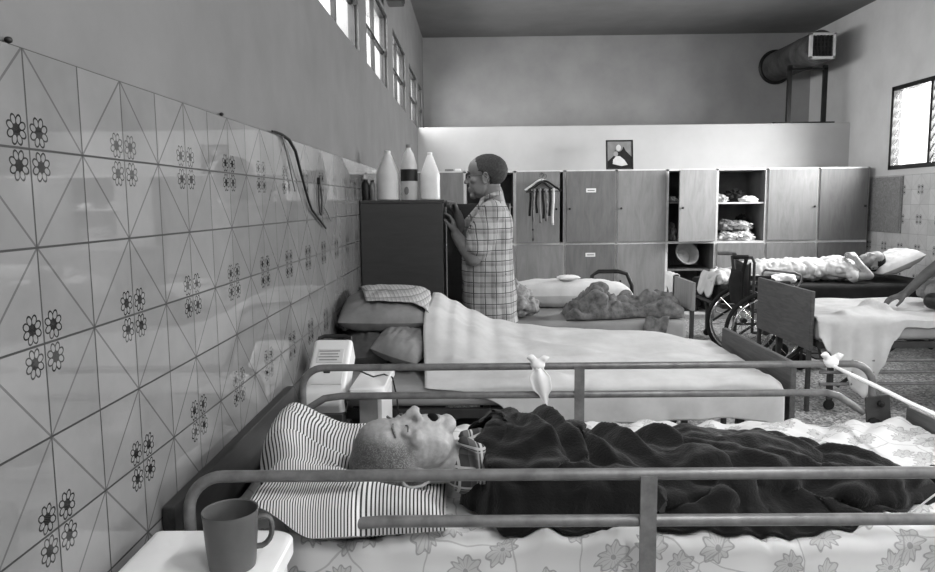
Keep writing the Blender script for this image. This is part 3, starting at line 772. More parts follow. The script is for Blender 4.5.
# ------------------------------------------------------------------ people
def head_pieces(mb, Mh, open_mouth=False, k=1.0):
    def E(c, r, rot=None, sub=3): mb.ell(c, r, rot, Mh, sub)
    E((-.018, 0, .036), (.097, .076, .082), None, 4)
    E((.012, 0, .045), (.078, .068, .066))
    E((.024, 0, -.030), (.060, .060, .082))
    E((.022, 0, -.072), (.052, .050, .040))
    E((.060, 0, -.098), (.021, .027, .019))
    E((.071, 0, .020), (.017, .040, .013))
    mb.limb([(.080, 0, .012), (.090, 0, -.010), (.104, 0, -.028)], [.009, .010, .0125], Mh)
    for s in (-1, 1):
        E((.091, s * .012, -.033), (.011, .009, .008))
        E((.056, s * .042, -.020), (.022, .018, .016))
        E((.071, s * .030, .001), (.011, .016, .008))
        E((.026, s * .049, -.058), (.034, .010, .034))
        # ear: rim, lobe, tragus
        rim = [Vector((-.004 + .017 * cos(t) - .004, s * (.076 + .010 * (1 + sin(t * .5)) * .7), -.008 + .030 * sin(t))) for t in [radians(d) for d in range(-60, 281, 34)]]
        mb.limb(rim, [.0055] * len(rim), Mh, 8)
        E((-.006, s * .073, -.010), (.014, .006, .024))
        E((-.001, s * .079, -.036), (.007, .005, .009))
        E((.010, s * .077, -.010), (.004, .005, .008))
    if open_mouth:
        t = [Vector((.080 - .004 * abs(cos(a)), .022 * cos(a), -.066 + .015 * sin(a))) for a in [radians(d) for d in range(0, 360, 30)]]
        mb.limb(t + [t[0]], [.006] * 13, Mh, 8)
        E((.075, 0, -.05), (.012, .026, .012))
    else:
        E((.080, 0, -.060), (.012, .022, .007)); E((.078, 0, -.073), (.012, .020, .007))
    mb.limb([(-.022, 0, -.055), (-.034, 0, -.12), (-.040, 0, -.17)], [.055, .053, .060], Mh)
def hand_pieces(mb, wrist, direc, palm_n, curl=.5, k=1.0, side=1):
    d = Vector(direc).normalized(); n = Vector(palm_n); n = (n - d * n.dot(d)).normalized(); sd = d.cross(n) * side
    Wv = Vector(wrist)
    Mh = Matrix((d, sd, n)).transposed().to_4x4(); Mh.translation = Wv
    P = lambda a, b, c: Mh @ Vector((a * k, b * k, c * k))
    mb.limb([P(-.01, 0, 0), P(.02, 0, 0)], [.025 * k, .027 * k])
    for q in (-.027, -.009, .009, .027): mb.limb([P(.02, q * .8, 0), P(.088, q, 0)], [.014 * k, .0115 * k], n=10)
    for i, (q, L) in enumerate(((.028, .072), (.0095, .082), (-.0095, .076), (-.028, .060))):
        p = Vector((.088, q, 0)); ang = 0; pts = [p.copy()]; c = curl * (1 + .12 * i)
        for sgm, f in ((.45, 1.0), (.31, 1.1), (.24, .8)):
            ang += c * f; p = p + Vector((cos(ang), .06 * q / .028, sin(ang))) * L * sgm; pts.append(p.copy())
        mb.limb([P(*t) for t in pts], [.0105 * k, .0098 * k, .009 * k, .0078 * k], n=10)
    mb.limb([P(.022, .022, .006), P(.05, .045, .020), P(.078, .052, .034), P(.098, .050, .046)], [.014 * k, .0125 * k, .011 * k, .009 * k], n=10)

def rumple(o, amp=.01, sc=9, seed=0, zs=1):
    for v in o.data.vertices:
        p = v.co; q = Vector((p.x * sc, p.y * sc, p.z * sc * zs)) + Vector((seed, seed, 0))
        v.co = p + v.normal * amp * (2 * abs(noise.noise(q)) - .45 + .5 * noise.noise(q * 2.3))
    return o
# --- patient in the nearest bed
th, roll = radians(3), radians(9)
Zl = Vector((-cos(th), 0, -sin(th))); Xl = Vector((-sin(th), 0, cos(th))); Yl = Zl.cross(Xl)
Rm = Matrix((Xl, Yl, Zl)).transposed()
Rm = Rm @ Matrix.Rotation(roll, 3, 'Z')
if (Rm @ Vector((1, 0, 0))).y > 0: Rm = Matrix((Xl, Yl, Zl)).transposed() @ Matrix.Rotation(-roll, 3, 'Z')
Rm = Matrix.Rotation(radians(17), 3, 'Z') @ Rm
Mh1 = (Matrix.Translation((-.180, 1.70, .742)) @ Rm.to_4x4()) @ Matrix.Scale(1.13, 4)
pb = MB(); head_pieces(pb, Mh1, True)
pb.limb([(-.045, 1.74, .70), (.06, 1.76, .672)], [.052, .062])
pb.ell((.13, 1.78, .685), (.13, .17, .085)); pb.ell((.30, 1.79, .65), (.20, .145, .068)); pb.ell((.47, 1.80, .65), (.12, .15, .065))
for s in (-1, 1):
    pb.limb([(.09, 1.78 + s * .135, .67), (.30, 1.79 + s * .135, .642), (.48, 1.80 + s * .10, .645)], [.046, .036, .027])
    hand_pieces(pb, (.49, 1.80 + s * .095, .650), (1, -s * .3, 0), (0, 0, -1), .35, .9, s)
    k = (.735 if s > 0 else .705)
pb.limb([(.50, 1.86, .655), (.64, 1.86, .675), (.80, 1.83, .64), (.98, 1.80, .635)], [.078, .062, .05, .036])
pb.limb([(.50, 1.73, .655), (.68, 1.74, .648), (.86, 1.71, .637), (1.03, 1.69, .630)], [.070, .054, .044, .035])
for x, y in ((.98, 1.80), (1.03, 1.69)):
    pb.limb([(x - .02, y, .632), (x + .02, y, .632), (x + .09, y - .01, .64), (x + .13, y - .012, .635)], [.034, .034, .03, .02])
o = pb.build_remesh('person', M['skin_pale'], None, .0045, 5)
at_ = o.data.attributes.new('stubble', 'FLOAT', 'POINT'); Mi = Mh1.inverted()
for k, v in enumerate(o.data.vertices):
    p = Mi @ v.co
    at_.data[k].value = ss(-.035, .01, p.z + .35 * max(0, -p.x)) * ss(.088, .052, p.x + .3 * max(0, .05 - p.z)) * ss(.094, .082, abs(p.y)) if abs(p.z) < .3 and p.x < .2 else 0
    if p.x > .0 and p.z < .1: v.co = v.co + v.normal * (.0012 * noise.noise(p * 120) + .0016 * noise.noise(Vector((p.x * 40, p.y * 40, p.z * 130))))
tag(o, 'old man lying with open mouth in the nearest bed under the black blanket', 'person')
P1 = o
def scalp(name, mat, Mh, par, k=1.03, front=lambda p: p.x < .052 - .25 * max(0, -p.z + .02), low=-.03, rough=0, sub=5, thick=0, extra=None):
    bm = bmesh.new(); bmesh.ops.create_icosphere(bm, subdivisions=sub, radius=1); keep = []
    for v in bm.verts:
        p = Vector((v.co.x * .097 - .018, v.co.y * .076, v.co.z * .082 + .036))
        if p.x > 0: p.x *= 1.0
        c = Vector((-.018, 0, .03)); d = (p - c)
        f = k + rough * (noise.noise(p * 55) * .5 + noise.noise(Vector((p.x * 20, p.y * 160, p.z * 30))) * .5)
        v.co = c + d * f; v.tag = front(p) and p.z > low - .35 * max(0, -p.x) 
    bmesh.ops.delete(bm, geom=[f for f in bm.faces if not all(v.tag for v in f.verts)], context='FACES')
    bmesh.ops.transform(bm, matrix=Mh, verts=list(bm.verts))
    bmesh.ops.recalc_face_normals(bm, faces=list(bm.faces))
    me = bpy.data.meshes.new(name); bm.to_mesh(me); bm.free(); me.materials.append(mat)
    me.polygons.foreach_set('use_smooth', [True] * len(me.polygons))
    o = bpy.data.objects.new(name, me); COL.objects.link(o); o.parent = par; solid(o, .006 if not thick else thick, -1); return o
m_ = MB(); m_.ell((.081, 0, -.066), (.006, .018, .012), None, Mh1); q = m_.build('mouth', M['mouth'], P1); q['label'] = 'open dark mouth'
for s in (-1, 1):
    e = MB().limb([(.0800, s * .017, -.004), (.0825, s * .024, -.0065), (.0825, s * .033, -.0065), (.0785, s * .043, -.003)], [.0014, .002, .002, .0014], Mh1, 8).build('closed_eyelid', M['lips'], P1)
    e = MB().limb([(.0855, s * .014, .022), (.0835, s * .028, .026), (.070, s * .044, .023)], [.002, .003, .002], Mh1, 8).build('eyebrow', M['stubble'], P1)
# pyjama collar and shoulders
cb = MB()
cb.limb([(-.015, 1.735, .695), (.07, 1.765, .682)], [.070, .098]); cb.ell((.14, 1.78, .685), (.13, .195, .094)); cb.ell((.32, 1.79, .65), (.2, .165, .075))
for s in (-1, 1):
    cb.limb([(.08, 1.78 + s * .14, .672), (.26, 1.79 + s * .138, .645)], [.058, .048])
    cb.limb([(-.035, 1.73 + s * .02, .775), (.005, 1.74 + s * .062, .765), (.01, 1.74 + s * .09, .70)], [.014, .016, .013])
o = cb.build_remesh('pyjama_shirt', M['pyjama'], P1, .006, 2); o['label'] = 'dark checked pyjama shirt showing at the neck'
tb = MB().limb([(.98, 1.80, .636), (1.04, 1.80, .633)], [.043, .041])
for p0, p1, p2 in (((.90, 1.71, .645), (1.03, 1.69, .638), (1.10, 1.685, .628)), ((.90, 1.82, .642), (.98, 1.80, .638), (1.06, 1.80, .628))):
    tb = MB().limb([p0, p1, p2, (p2[0] + .01, p2[1] - .012, .70)], [.052, .046, .043, .032])
    MB().limb([p0, p1, p2, (p2[0] + .075, p2[1] - .010, .632)], [.050, .044, .042, .028]).build_remesh('sock', M['sock'], P1, .006, 2)
# dark rolled trousers at the foot end
def roll_piece(pts, rs, amp, seed):
    b = MB()
    P_ = [Vector(p) for p in pts]
    n = 20; N = 28; vs = []; fs = []
    for i in range(N + 1):
        t = i / N * (len(P_) - 1); k = min(int(t), len(P_) - 2); f = t - k
        c = P_[k].lerp(P_[k + 1], f); r = rs[k] + (rs[k + 1] - rs[k]) * f
        d = (P_[k + 1] - P_[k]).normalized(); e1 = d.cross(Vector((0, 0, 1))).normalized(); e2 = Vector((0, 0, 1))
        for j in range(n):
            a = 2 * pi * j / n
            rr = r * (1 + amp * noise.noise(Vector((i * .35, cos(a) * 1.3 + seed, sin(a) * 1.3))))
            vs.append(c + e1 * cos(a) * rr * 1.35 + e2 * max(sin(a), -.85) * rr)
    for i in range(N):
        for j in range(n): fs.append((i * n + j, i * n + (j + 1) % n, (i + 1) * n + (j + 1) % n, (i + 1) * n + j))
    fs.append(tuple(range(n))[::-1]); fs.append(tuple(N * n + j for j in range(n)))
    return b.add(vs, fs)
o = roll_piece([(1.13, 1.74, .655), (1.25, 1.72, .66), (1.41, 1.70, .655)], [.036, .046, .042], .35, 3).build('rolled_garment', M['sock'], None, ang=None)
tag(o, 'black rolled garment lying at the foot end of the nearest bed', 'garment')

# black blanket
RID = [(-.09, .66), (-.058, .715), (-.006, .782), (.05, .802), (.083, .803), (.125, .775), (.155, .748), (.24, .715), (.312, .702), (.42, .706), (.50, .722), (.566, .742), (.66, .728), (.796, .69), (.90, .672), (.948, .662), (1.0, .635), (1.04, .605), (1.07, .59)]
NEAR = [(-.09, 1.70), (-.05, 1.66), (.0, 1.585), (.05, 1.545), (.2, 1.535), (.30, 1.555), (.36, 1.56), (.45, 1.53), (.52, 1.525), (.62, 1.545), (.72, 1.56), (.85, 1.575), (.95, 1.61), (1.03, 1.66), (1.09, 1.68)]
FOLDS = [((.085, 1.90), (.20, 1.60), .017, .034), ((.15, 1.96), (.245, 1.66), .016, .046), ((.20, 2.0), (.33, 1.68), .016, .042), ((.27, 2.02), (.43, 1.72), .017, .038), ((.36, 2.04), (.52, 1.80), .017, .03), ((.42, 1.90), (.56, 1.80), .015, .02),
         ((.12, 1.94), (.215, 1.66), .012, -.040), ((.175, 1.98), (.29, 1.66), .012, -.040), ((.235, 2.0), (.38, 1.70), .013, -.034), ((.32, 2.02), (.48, 1.76), .013, -.026),
         ((.12, 1.585), (.24, 1.605), .014, .030), ((.24, 1.605), (.42, 1.58), .014, .028), ((.10, 1.66), (.19, 1.69), .018, .02), ((.42, 1.63), (.62, 1.70), .02, .028), ((.56, 1.60), (.74, 1.70), .02, .026), ((.2, 1.64), (.42, 1.62), .014, -.02),
         ((.72, 1.72), (.95, 1.66), .018, .034), ((.80, 1.62), (.98, 1.66), .016, .026), ((.72, 1.67), (.96, 1.63), .014, -.022), ((.66, 2.0), (.9, 1.90), .02, .03), ((.85, 1.88), (1.02, 1.78), .022, .036), ((.78, 1.98), (1.0, 1.92), .018, .028), ((.80, 1.90), (1.0, 1.84), .014, -.026),
         ((-.03, 1.62), (.10, 1.60), .016, .02), ((.01, 1.70), (.05, 1.90), .02, .016), ((.70, 1.86), (.92, 1.76), .018, .026), ((.60, 1.72), (.80, 1.62), .018, .022), ((.46, 1.56), (.60, 1.58), .014, .022), ((.05, 1.57), (.10, 1.55), .012, .015)]
def blanket_z(x, y, yn, yf):
    r = interp(x, RID); yc = 1.80 + .03 * sin(x * 3)
    if y < yc: t = ss(yn, yc - .02, y) ** .52
    else: t = ss(yf, yc + .04, y) ** .8
    floor_ = floral_z(x, y) + .010
    z = floor_ + (r - floor_) * t
    for a, b, w, hgt in ():
        d, tt = seg_d(x, y, a, b); z += hgt * gs(d, w) * (.35 + .65 * sin(pi * min(1, tt * .9 + .08))) * (.4 + .6 * m)
    # keep clear of the body underneath
    for (c, rr) in (((.13, 1.78, .69), (.15, .21, .098)), ((.32, 1.79, .65), (.22, .18, .082)), ((.47, 1.80, .65), (.15, .17, .075)), ((.66, 1.80, .66), (.22, .16, .075)), ((.70, 1.74, .648), (.18, .09, .068)), ((.92, 1.70, .635), (.2, .085, .056)), ((.52, 1.73, .655), (.12, .11, .082)), ((.93, 1.76, .64), (.17, .13, .05)), ((.05, 1.76, .69), (.12, .11, .09)), ((.2, 1.632, .665), (.25, .09, .066)), ((.45, 1.65, .645), (.2, .075, .05))):
        q = 1 - ((x - c[0]) / rr[0]) ** 2 - ((y - c[1]) / rr[1]) ** 2
        if q > 0: z = max(z, c[2] + rr[2] * sqrt(q) + .010)
    z = floor_ + (z - floor_) * ss(yn - .004, yn + .040, y)
    return max(z, floor_)
def blanket_fn(u, v):
    x = -.085 + u * (1.185 - .10 * ss(.18, .55, v))
    yn = max(1.510, interp(x, NEAR) - .022 * ss(.0, .1, x) + .012 * nz(x * 14, 1, 1)); yf = 2.235 - .10 * ss(.85, 1.08, x) - .12 * ss(.02, -.08, x) + .02 * nz(x * 5, 2, 2)
    y = yn + v * (yf - yn)
    x += .02 * nz(y * 8, u * 2, 6) * ss(.9, 1, u) + ss(.16, 0, u) * interp(v, [(0, .04), (.15, .10), (.3, .125), (.5, .06), (.75, .02), (1, .0)])
    e = .006
    z = blanket_z(x, y, yn, yf)
    dzx = (blanket_z(x + e, y, yn, yf) - blanket_z(x - e, y, yn, yf)) / (2 * e); dzy = (blanket_z(x, y + e, yn, yf) - blanket_z(x, y - e, yn, yf)) / (2 * e)
    n_ = Vector((-dzx, -dzy, 1)).normalized()
    h = 0
    for a, b, w, hgt in FOLDS:
        d, tt = seg_d(x, y, a, b); h += hgt * (.65 * gs(d, w * 1.15) + .35 * exp(-d / w)) * (.4 + .6 * sin(pi * min(1, tt * .9 + .08)))
    m = ss(0, .06, v) * ss(1, .93, v) * ss(0, .03, u) * ss(1, .97, u)
    h = h * .8 + .012 * nz(x * 15, y * 12, 5) + .004 * nz(x * 40, y * 36, 5) + .022 * (abs(nz(x * 9 + y * 12, y * 5 - x * 3 + z * 9, 9)) - .12)
    st_ = ss(.95, .6, n_.z)
    h += st_ * (.045 * (abs(nz(x * 3.5 + z * 5, z * 17, 4)) - .10) + .022 * (abs(nz(x * 9 - z * 8, z * 24, 14)) - .1))
    P = Vector((x, y, z)) + n_ * max(h, -.006) * (.25 + .75 * m)
    return (P.x, P.y, max(P.z, floral_z(P.x, P.y) + .009))
cloth('blanket', 'blanket', 210, 120, blanket_fn, 'black wool blanket heaped over the sleeping man in the nearest bed', 'blanket', .006)

# knotted cloths and strap on the far rail
def rag(name, c, label, drop, mat='cloth_white', tail=True, seed=1):
    r = empty(name, c, 0, label, 'cloth')
    k = MB()
    k.ell((0, -.006, .004), (.026, .024, .02))
    for s, a in ((-1, .5), (1, .15)):
        k.limb([(0, -.004, .01), (s * .022, -.012, .024 + .01 * a), (s * .036, -.014, .030)], [.010, .013, .005], n=8)
    b_ = k.build_remesh('knot', M[mat], r, .004, 2)
    if drop:
        def fn(u, v):
            w = interp(v, [(0, .018), (.25, .036), (.5, .034), (.75, .014), (1, .003)])
            a = (u - .5) * 2
            return (a * w + .02 * v + .010 * v * v, -.024 - .010 * cos(a * 4.2) * (1 - v) - .006 * sin(v * 5), -.005 - drop * v)
        t = MB().grid(14, 20, fn).build('hanging_end', M[mat], r, ang=None); solid(t, .003, 0)
    return r
rag('knotted_rag', (.208, 2.45, .793), 'pale rag knotted on the far rail with its end hanging down', .135)
rag('knotted_strip', (1.206, 2.45, .794), 'white rag knot at the foot end of the far rail holding the strap', 0)
tag(MB().tube([(1.206, 2.428, .788), (1.212, 2.2, .784), (1.216, 2.0, .778), (1.222, 1.8, .776), (1.226, 1.6, .782), (1.23, 1.47, .796)], [.005, .006, .0055, .006, .0055, .005], 10, flat=1.5).build('strap', M['cloth_white']), 'pale cloth strap stretched across the bed between both side rails', 'strap')
tag(MB().tube([(.99, 1.466, .765), (.95, 1.48, .72), (.905, 1.49, .672)], .0022, 6).build('string', M['cloth_white']), 'thin white string hanging inside the near rail at the lower right', 'string')

# ------------------------------------------------------------------ bedside tables, mug, machine
def side_table(y0, y1, x1, label, x0=-.660):
    t = empty('bedside_table', (-.50, (y0 + y1) / 2, 0), 0, label, 'table', 'white bedside tables')
    cy = (y0 + y1) / 2; XA = x0 + .50 + .03
    def top(z, inset=0):
        r = .045; c = []
        for (cx, cyy, a0) in ((x1 - r - inset, y1 - r - inset - cy, 0), (x0 + .01 + inset, y1 - .01 - inset - cy, 90), (x0 + .01 + inset, y0 + .01 + inset - cy, 180), (x1 - r - inset, y0 + r + inset - cy, 270)):
            rr = r if cx > x0 + .06 else .01
            for k in range(7): a = radians(a0 + 15 * k); c.append((cx + .50 + rr * cos(a), cyy + rr * sin(a), z))
        return c
    m = MB(); rings = [top(.655, .004), top(.659), top(.686), top(.690, .004)]; n = len(rings[0])
    m.add([p for q in rings for p in q], [(i * n + k, i * n + (k + 1) % n, (i + 1) * n + (k + 1) % n, (i + 1) * n + k) for i in range(3) for k in range(n)] + [tuple(range(n))[::-1], tuple(3 * n + k for k in range(n))])
    m.build('tabletop', M['table'], t)
    MB().bx(XA, x1 + .50 - .03, -(y1 - y0) / 2 + .03, (y1 - y0) / 2 - .03, .12, .655, .004).build('cabinet_body', M['pill_grey'], t)
    d = MB().bx(x1 + .50 - .03, x1 + .50 - .014, -(y1 - y0) / 2 + .035, (y1 - y0) / 2 - .035, .14, .645, .003).build('door', M['white'], t)
    MB().box((x1 + .50 - .008, -.1, .42), (.012, .012, .09), .004).build('handle', M['chrome'], d)
    for sx in (XA + .02, x1 + .50 - .06):
        for sy in (-1, 1): MB().tube([(sx, sy * ((y1 - y0) / 2 - .05), 0), (sx, sy * ((y1 - y0) / 2 - .05), .125)], .014, 8).build('leg', M['frame'], t)
    return t
side_table(.98, 1.415, -.37, 'white bedside table in the near corner holding the mug')
side_table(2.55, 2.93, -.335, 'narrow white bedside table between the first and second beds', -.462)
mg = empty('mug', (-.452, 1.262, .6905), radians(18), 'grey plastic mug standing on the near white table', 'mug')
prof = [(0, .004), (.036, .004), (.037, .0), (.041, .003), (.0425, .012), (.0465, .060), (.0488, .100), (.050, .108), (.0495, .110), (.047, .108), (.0445, .060), (.039, .010), (0, .008)]
MB().lathe(prof, (0, 0, 0), 40, cap=False).build('cup', M['mug'], mg)
MB().tube([(.046, 0, .088), (.054, 0, .0905), (.062, 0, .089), (.068, 0, .084), (.0715, 0, .076), (.072, 0, .066), (.071, 0, .054), (.067, 0, .044), (.061, 0, .037), (.053, 0, .033), (.043, 0, .033)], .0048, 12, flat=1.5).build('handle', M['mug'], mg)
# white machine leaning on the second table
tl = radians(35)
Mm = Matrix.Translation((-.560, 2.525, .640)) @ Matrix.Rotation(tl - pi / 2, 4, 'X') @ Matrix.Identity(4)
mc = empty('medical_machine', (-.545, 2.56, 0), 0, 'white boxed medical machine with black handle leaning by the left wall', 'machine')
def mput(mb, name, mat, par=None):
    mb.xf(Matrix.Translation((0, 0, 0)) @ Mm); mb.v = [v - Vector((-.545, 2.56, 0)) for v in mb.v]
    o = mb.build(name, M[mat], None); o.parent = par or mc; return o
# local: x width, y = depth (front face at y=0 looks to -y after tilt), z = length up
hs = mput(MB().box((0, .055, .165), (.150, .11, .33), .016, seg=3), 'housing', 'white')
mput(MB().box((0, -.0015, .235), (.100, .003, .070), .001), 'label_plate', 'light_cloth', hs)
ln = MB()
for k in range(4): ln.box((-.005, -.0035, .258 - k * .015), (.08 - .012 * (k % 2), .001, .0045))
mput(ln, 'printed_lines', 'pill_grey', hs)
mput(MB().box((.005, -.0015, .135), (.110, .003, .085), .001), 'control_plate', 'white', hs)
mput(MB().box((.0, -.006, .150), (.025, .010, .010), .003), 'switch', 'dark', hs)
mput(MB().tube([(-.062, .02, .322), (-.06, .015, .345), (-.04, .012, .353), (.04, .012, .353), (.06, .015, .345), (.062, .02, .322)], .0085, 8), 'carry_handle', 'dark')
mput(MB().box((.0745, .055, .05), (.003, .05, .03), .001), 'socket', 'dark', hs)
MB().bx(-.06, .06, -.03, .05, .50, .600, .004).bx(-.03, .03, -.02, .03, .03, .50, .003).bx(-.11, .11, -.02, .03, 0, .03, .004).build('stand', M['frame'], mc)
tag(MB().tube([(-.468, 2.62, .760), (-.45, 2.63, .745), (-.42, 2.66, .72), (-.395, 2.70, .697), (-.36, 2.74, .697), (-.33, 2.76, .68), (-.315, 2.77, .60), (-.31, 2.78, .5)], .003, 6).build('power_cord', M['rubber']), 'thin black cord from the white machine over the table edge', 'cord')

# ------------------------------------------------------------------ second bed linen
def sheet2_top(x, y):
    z = .600 + .05 * ss(3.35, 3.95, y) * ss(1.25, .9, x)
    hump = interp(x, [(-.30, .27), (-.20, .245), (-.12, .20), (-.03, .150), (.10, .095), (.25, .06), (.45, .035), (.8, .015), (1.3, 0)])
    z += hump * ss(3.02, 3.45, y) * (1 - .45 * ss(3.75, 4.0, y))
    z += .010 * nz(x * 3, y * 6, 2) + .016 * abs(nz(x * 2.2 + y * 1.0, y * 9 - x * 3, 4)) + .014 * gs(seg_d(x, y, (.25, 3.5), (.75, 3.3))[0], .05) + .02 * gs(seg_d(x, y, (-.1, 3.15), (.35, 3.05))[0], .045) + .012 * gs(seg_d(x, y, (.4, 3.7), (1.1, 3.6))[0], .05)
    return max(z, .596)
def sheet2_fn(u, v):
    xs = interp(v, [(0, .12), (.14, -.02), (.20, -.22), (.45, -.245), (.8, -.22), (1, -.20)])
    x = xs + u * (1.283 - xs)
    x += .012 * nz(v * 6, u, 3) * (1 - u)
    d = interp(x, [(-.25, .03), (.0, .08), (.2, .14), (.45, .150), (.7, .158), (1.0, .145), (1.2, .16), (1.262, .19), (1.283, .21)])
    s = v
    if s < .2:
        k = 1 - s / .2; y = 2.972 + .008 * nz(x * 8, k, 2) - .010 * k * abs(nz(x * 10, 0, 8)); z = sheet2_top(x, 2.985) - .02 - d * k
    elif s > .9:
        k = (s - .9) / .1; y = 3.912; z = sheet2_top(x, 3.90) - .012 - .14 * k
    else:
        y = 2.978 + (s - .2) / .7 * .93; z = sheet2_top(x, y) - .018 * gs(y - 2.978, .02) - .012 * gs(y - 3.908, .02)
    if u > .975: z -= .025 * (u - .975) / .025
    return (x, y, z)
cloth('bed_sheet', 'sheet', 120, 90, sheet2_fn, 'plain white sheet drawn smooth over the second bed', 'sheet', .004)

def pillow(L, Wd, Tk, loc, rot, mat, label, seed=1, sag=0, grp=None, uvs=1, cat='pillow', name='pillow'):
    def fn(sgn):
        def f(u, v):
            a, b = u * 2 - 1, v * 2 - 1
            e = max(0, (1 - abs(a) ** 3.2) * (1 - abs(b) ** 3.2)) ** .5
            x = a * L / 2 * (1 - .05 * b * b); y = b * Wd / 2 * (1 - .05 * a * a)
            w = .06 * Tk * nz(a * 3, b * 3, seed) + .12 * Tk * abs(nz(a * 4 + seed, b * 6, seed + 2))
            z = sgn * (Tk / 2 * e + w * e) - sag * (a * a)
            return (x, y, z)
        return f
    m = MB().grid(36, 30, fn(1)).grid(36, 30, lambda u, v: fn(-1)(u, v))
    o = m.build(name, mat, None, loc, ang=None); o.rotation_euler = rot; return tag(o, label, cat, grp)
# stack at the head of bed 2
pillow(.28, .50, .155, (-.525, 3.48, .675), (radians(4), radians(-6), radians(4)), M['pill_dark'], 'dark crumpled cushion at the bottom left of the second bed pillow stack', 3, name='cushion', cat='cushion')
pillow(.24, .40, .13, (-.325, 3.36, .712), (radians(12), radians(16), radians(-12)), M['pill_grey'], 'grey cushion tucked at the bottom right of the second bed pillow stack', 4, name='cushion', cat='cushion')
pillow(.43, .50, .15, (-.452, 3.56, .826), (radians(6), radians(1), radians(3)), M['pill_grey'], 'grey pillow on top of the stack at the head of the second bed', 5)
def throw_fn(u, v):
    x = -.62 + .10 * v + u * (.37 - .05 * v); y = 3.80 - v * .42
    a = (x + .452) / .225; b = (y - 3.56) / .26
    z = .826 + .082 * max(0, (1 - min(1, abs(a)) ** 3.2) * (1 - min(1, abs(b)) ** 3.2)) ** .5 - (y - 3.56) * -.10
    return (x, y, z + .016 + .008 * abs(nz(x * 14, y * 6, 3)))
M['throw'] = plaid('checked_cloth', 190, 120, 165, .02, 'Object', .07)
cloth('checked_cloth', 'throw', 30, 30, throw_fn, 'pale checked cloth thrown over the top pillow of the second bed', 'cloth', .004)

# ------------------------------------------------------------------ dark cabinet, bottles
cb_ = empty('cabinet', (-.425, 4.43, 0), 0, 'tall dark cabinet by the left wall with jugs on top', 'cabinet')
MB().bx(-.245, .235, -.205, .205, .05, 1.352, .004).build('body', M['cab'], cb_)
MB().bx(-.245, .243, -.210, .210, 1.352, 1.370, .003).build('top_panel', M['cab'], cb_)
MB().bx(-.225, .215, -.185, .185, 0, .05).build('plinth', M['black'], cb_)
dr = MB().bx(0, .018, -.40, 0, .06, 1.345, .003).build('door', M['cab'], cb_, (.24, .205, 0)); dr.rotation_euler.z = radians(86)
MB().box((.024, -.36, .72), (.014, .014, .12), .004).build('handle', M['chrome'], dr)
e = MB().bx(0.0005, .0175, -.404, -.4005, .062, 1.343).build('edging', M['light_cloth'], dr); e['label'] = 'pale edge strip'
def jug(x, y, s, label, mat):
    j = empty('jug', (x, y, 1.371), 0, label, 'jug', 'white plastic jugs on the cabinet')
    MB().lathe([(0, 0), (.062, 0), (.068, .006), (.069, .02), (.068, .10), (.069, .155), (.066, .170), (.022, .278), (.016, .288), (.015, .293)], (0, 0, 0), 28, cap=False).build('body', mat, j)
    MB().lathe([(.017, .284), (.018, .286), (.018, .300), (.015, .303), (0, .303)], (0, 0, 0), 18, cap=False).build('cap', mat, j)
    j.scale = s
M['jug'] = simple('milky_plastic', 222, .4, .4, .05, 5); M['jug2'] = simple('white_milky_plastic', 238, .4, .4, .05, 5)
jug(-.525, 4.40, (1.02, 1.02, .97), 'larger white jug left of the labelled bottle on the dark cabinet', M['jug'])
jug(-.272, 4.40, (.86, .86, .93), 'smaller white jug right of the labelled bottle on the dark cabinet', M['jug2'])
bt = empty('bottle', (-.398, 4.40, 1.371), 0, 'clear bottle with dark label standing between the two white jugs', 'bottle')
M['pet'] = simple('clear_plastic', 205, .2, .5, .04, 6)
MB().lathe([(0, 0), (.046, 0), (.050, .008), (.050, .19), (.048, .21), (.030, .275), (.014, .300), (.013, .312)], (0, 0, 0), 28, cap=False).build('body', M['pet'], bt)
MB().lathe([(0.0515, .112), (.0515, .182)], (0, 0, 0), 28, cap=False).build('label_band', M['dark'], bt)
MB().lathe([(.015, .310), (.016, .312), (.016, .328), (.013, .331), (0, .331)], (0, 0, 0), 16, cap=False).build('cap', M['pill_grey'], bt)
MB().ell((-.012, -.0508, .055), (.014, .002, .024)).build('emblem', M['pill_grey'], bt)
for k, (x, w, m, hh_, lb) in enumerate([(-.655, .022, 'dark', .125, 'narrow dark bottle at the left end of the cabinet top'), (-.615, .018, 'rail', .12, 'narrow grey bottle beside the larger white jug')]):
    b_ = empty('small_bottle', (x, 4.36, 1.371), 0, lb, 'bottle', 'small bottles on the cabinet')
    MB().lathe([(0, 0), (w * .9, 0), (w, .006), (w, hh_ - .03), (w * .55, hh_ - .012), (w * .5, hh_ - .01)], (0, 0, 0), 16, cap=False).build('body', M[m], b_)
    MB().lathe([(w * .58, hh_ - .012), (w * .6, hh_), (0, hh_)], (0, 0, 0), 14, cap=False).build('cap', M['dark'], b_)
for k, (x, w, m) in enumerate([(-.20, .035, 'cloth_white'), (-.30, .05, 'pill_grey')]):
    tag(MB().box((x, 8.45, 1.722), (w * 2, .06, .034), .006).build('small_box', M[m]), ['small white box on the locker top behind the standing man', 'small grey box on the locker top left of the white one'][k], 'box', 'boxes on the locker top')

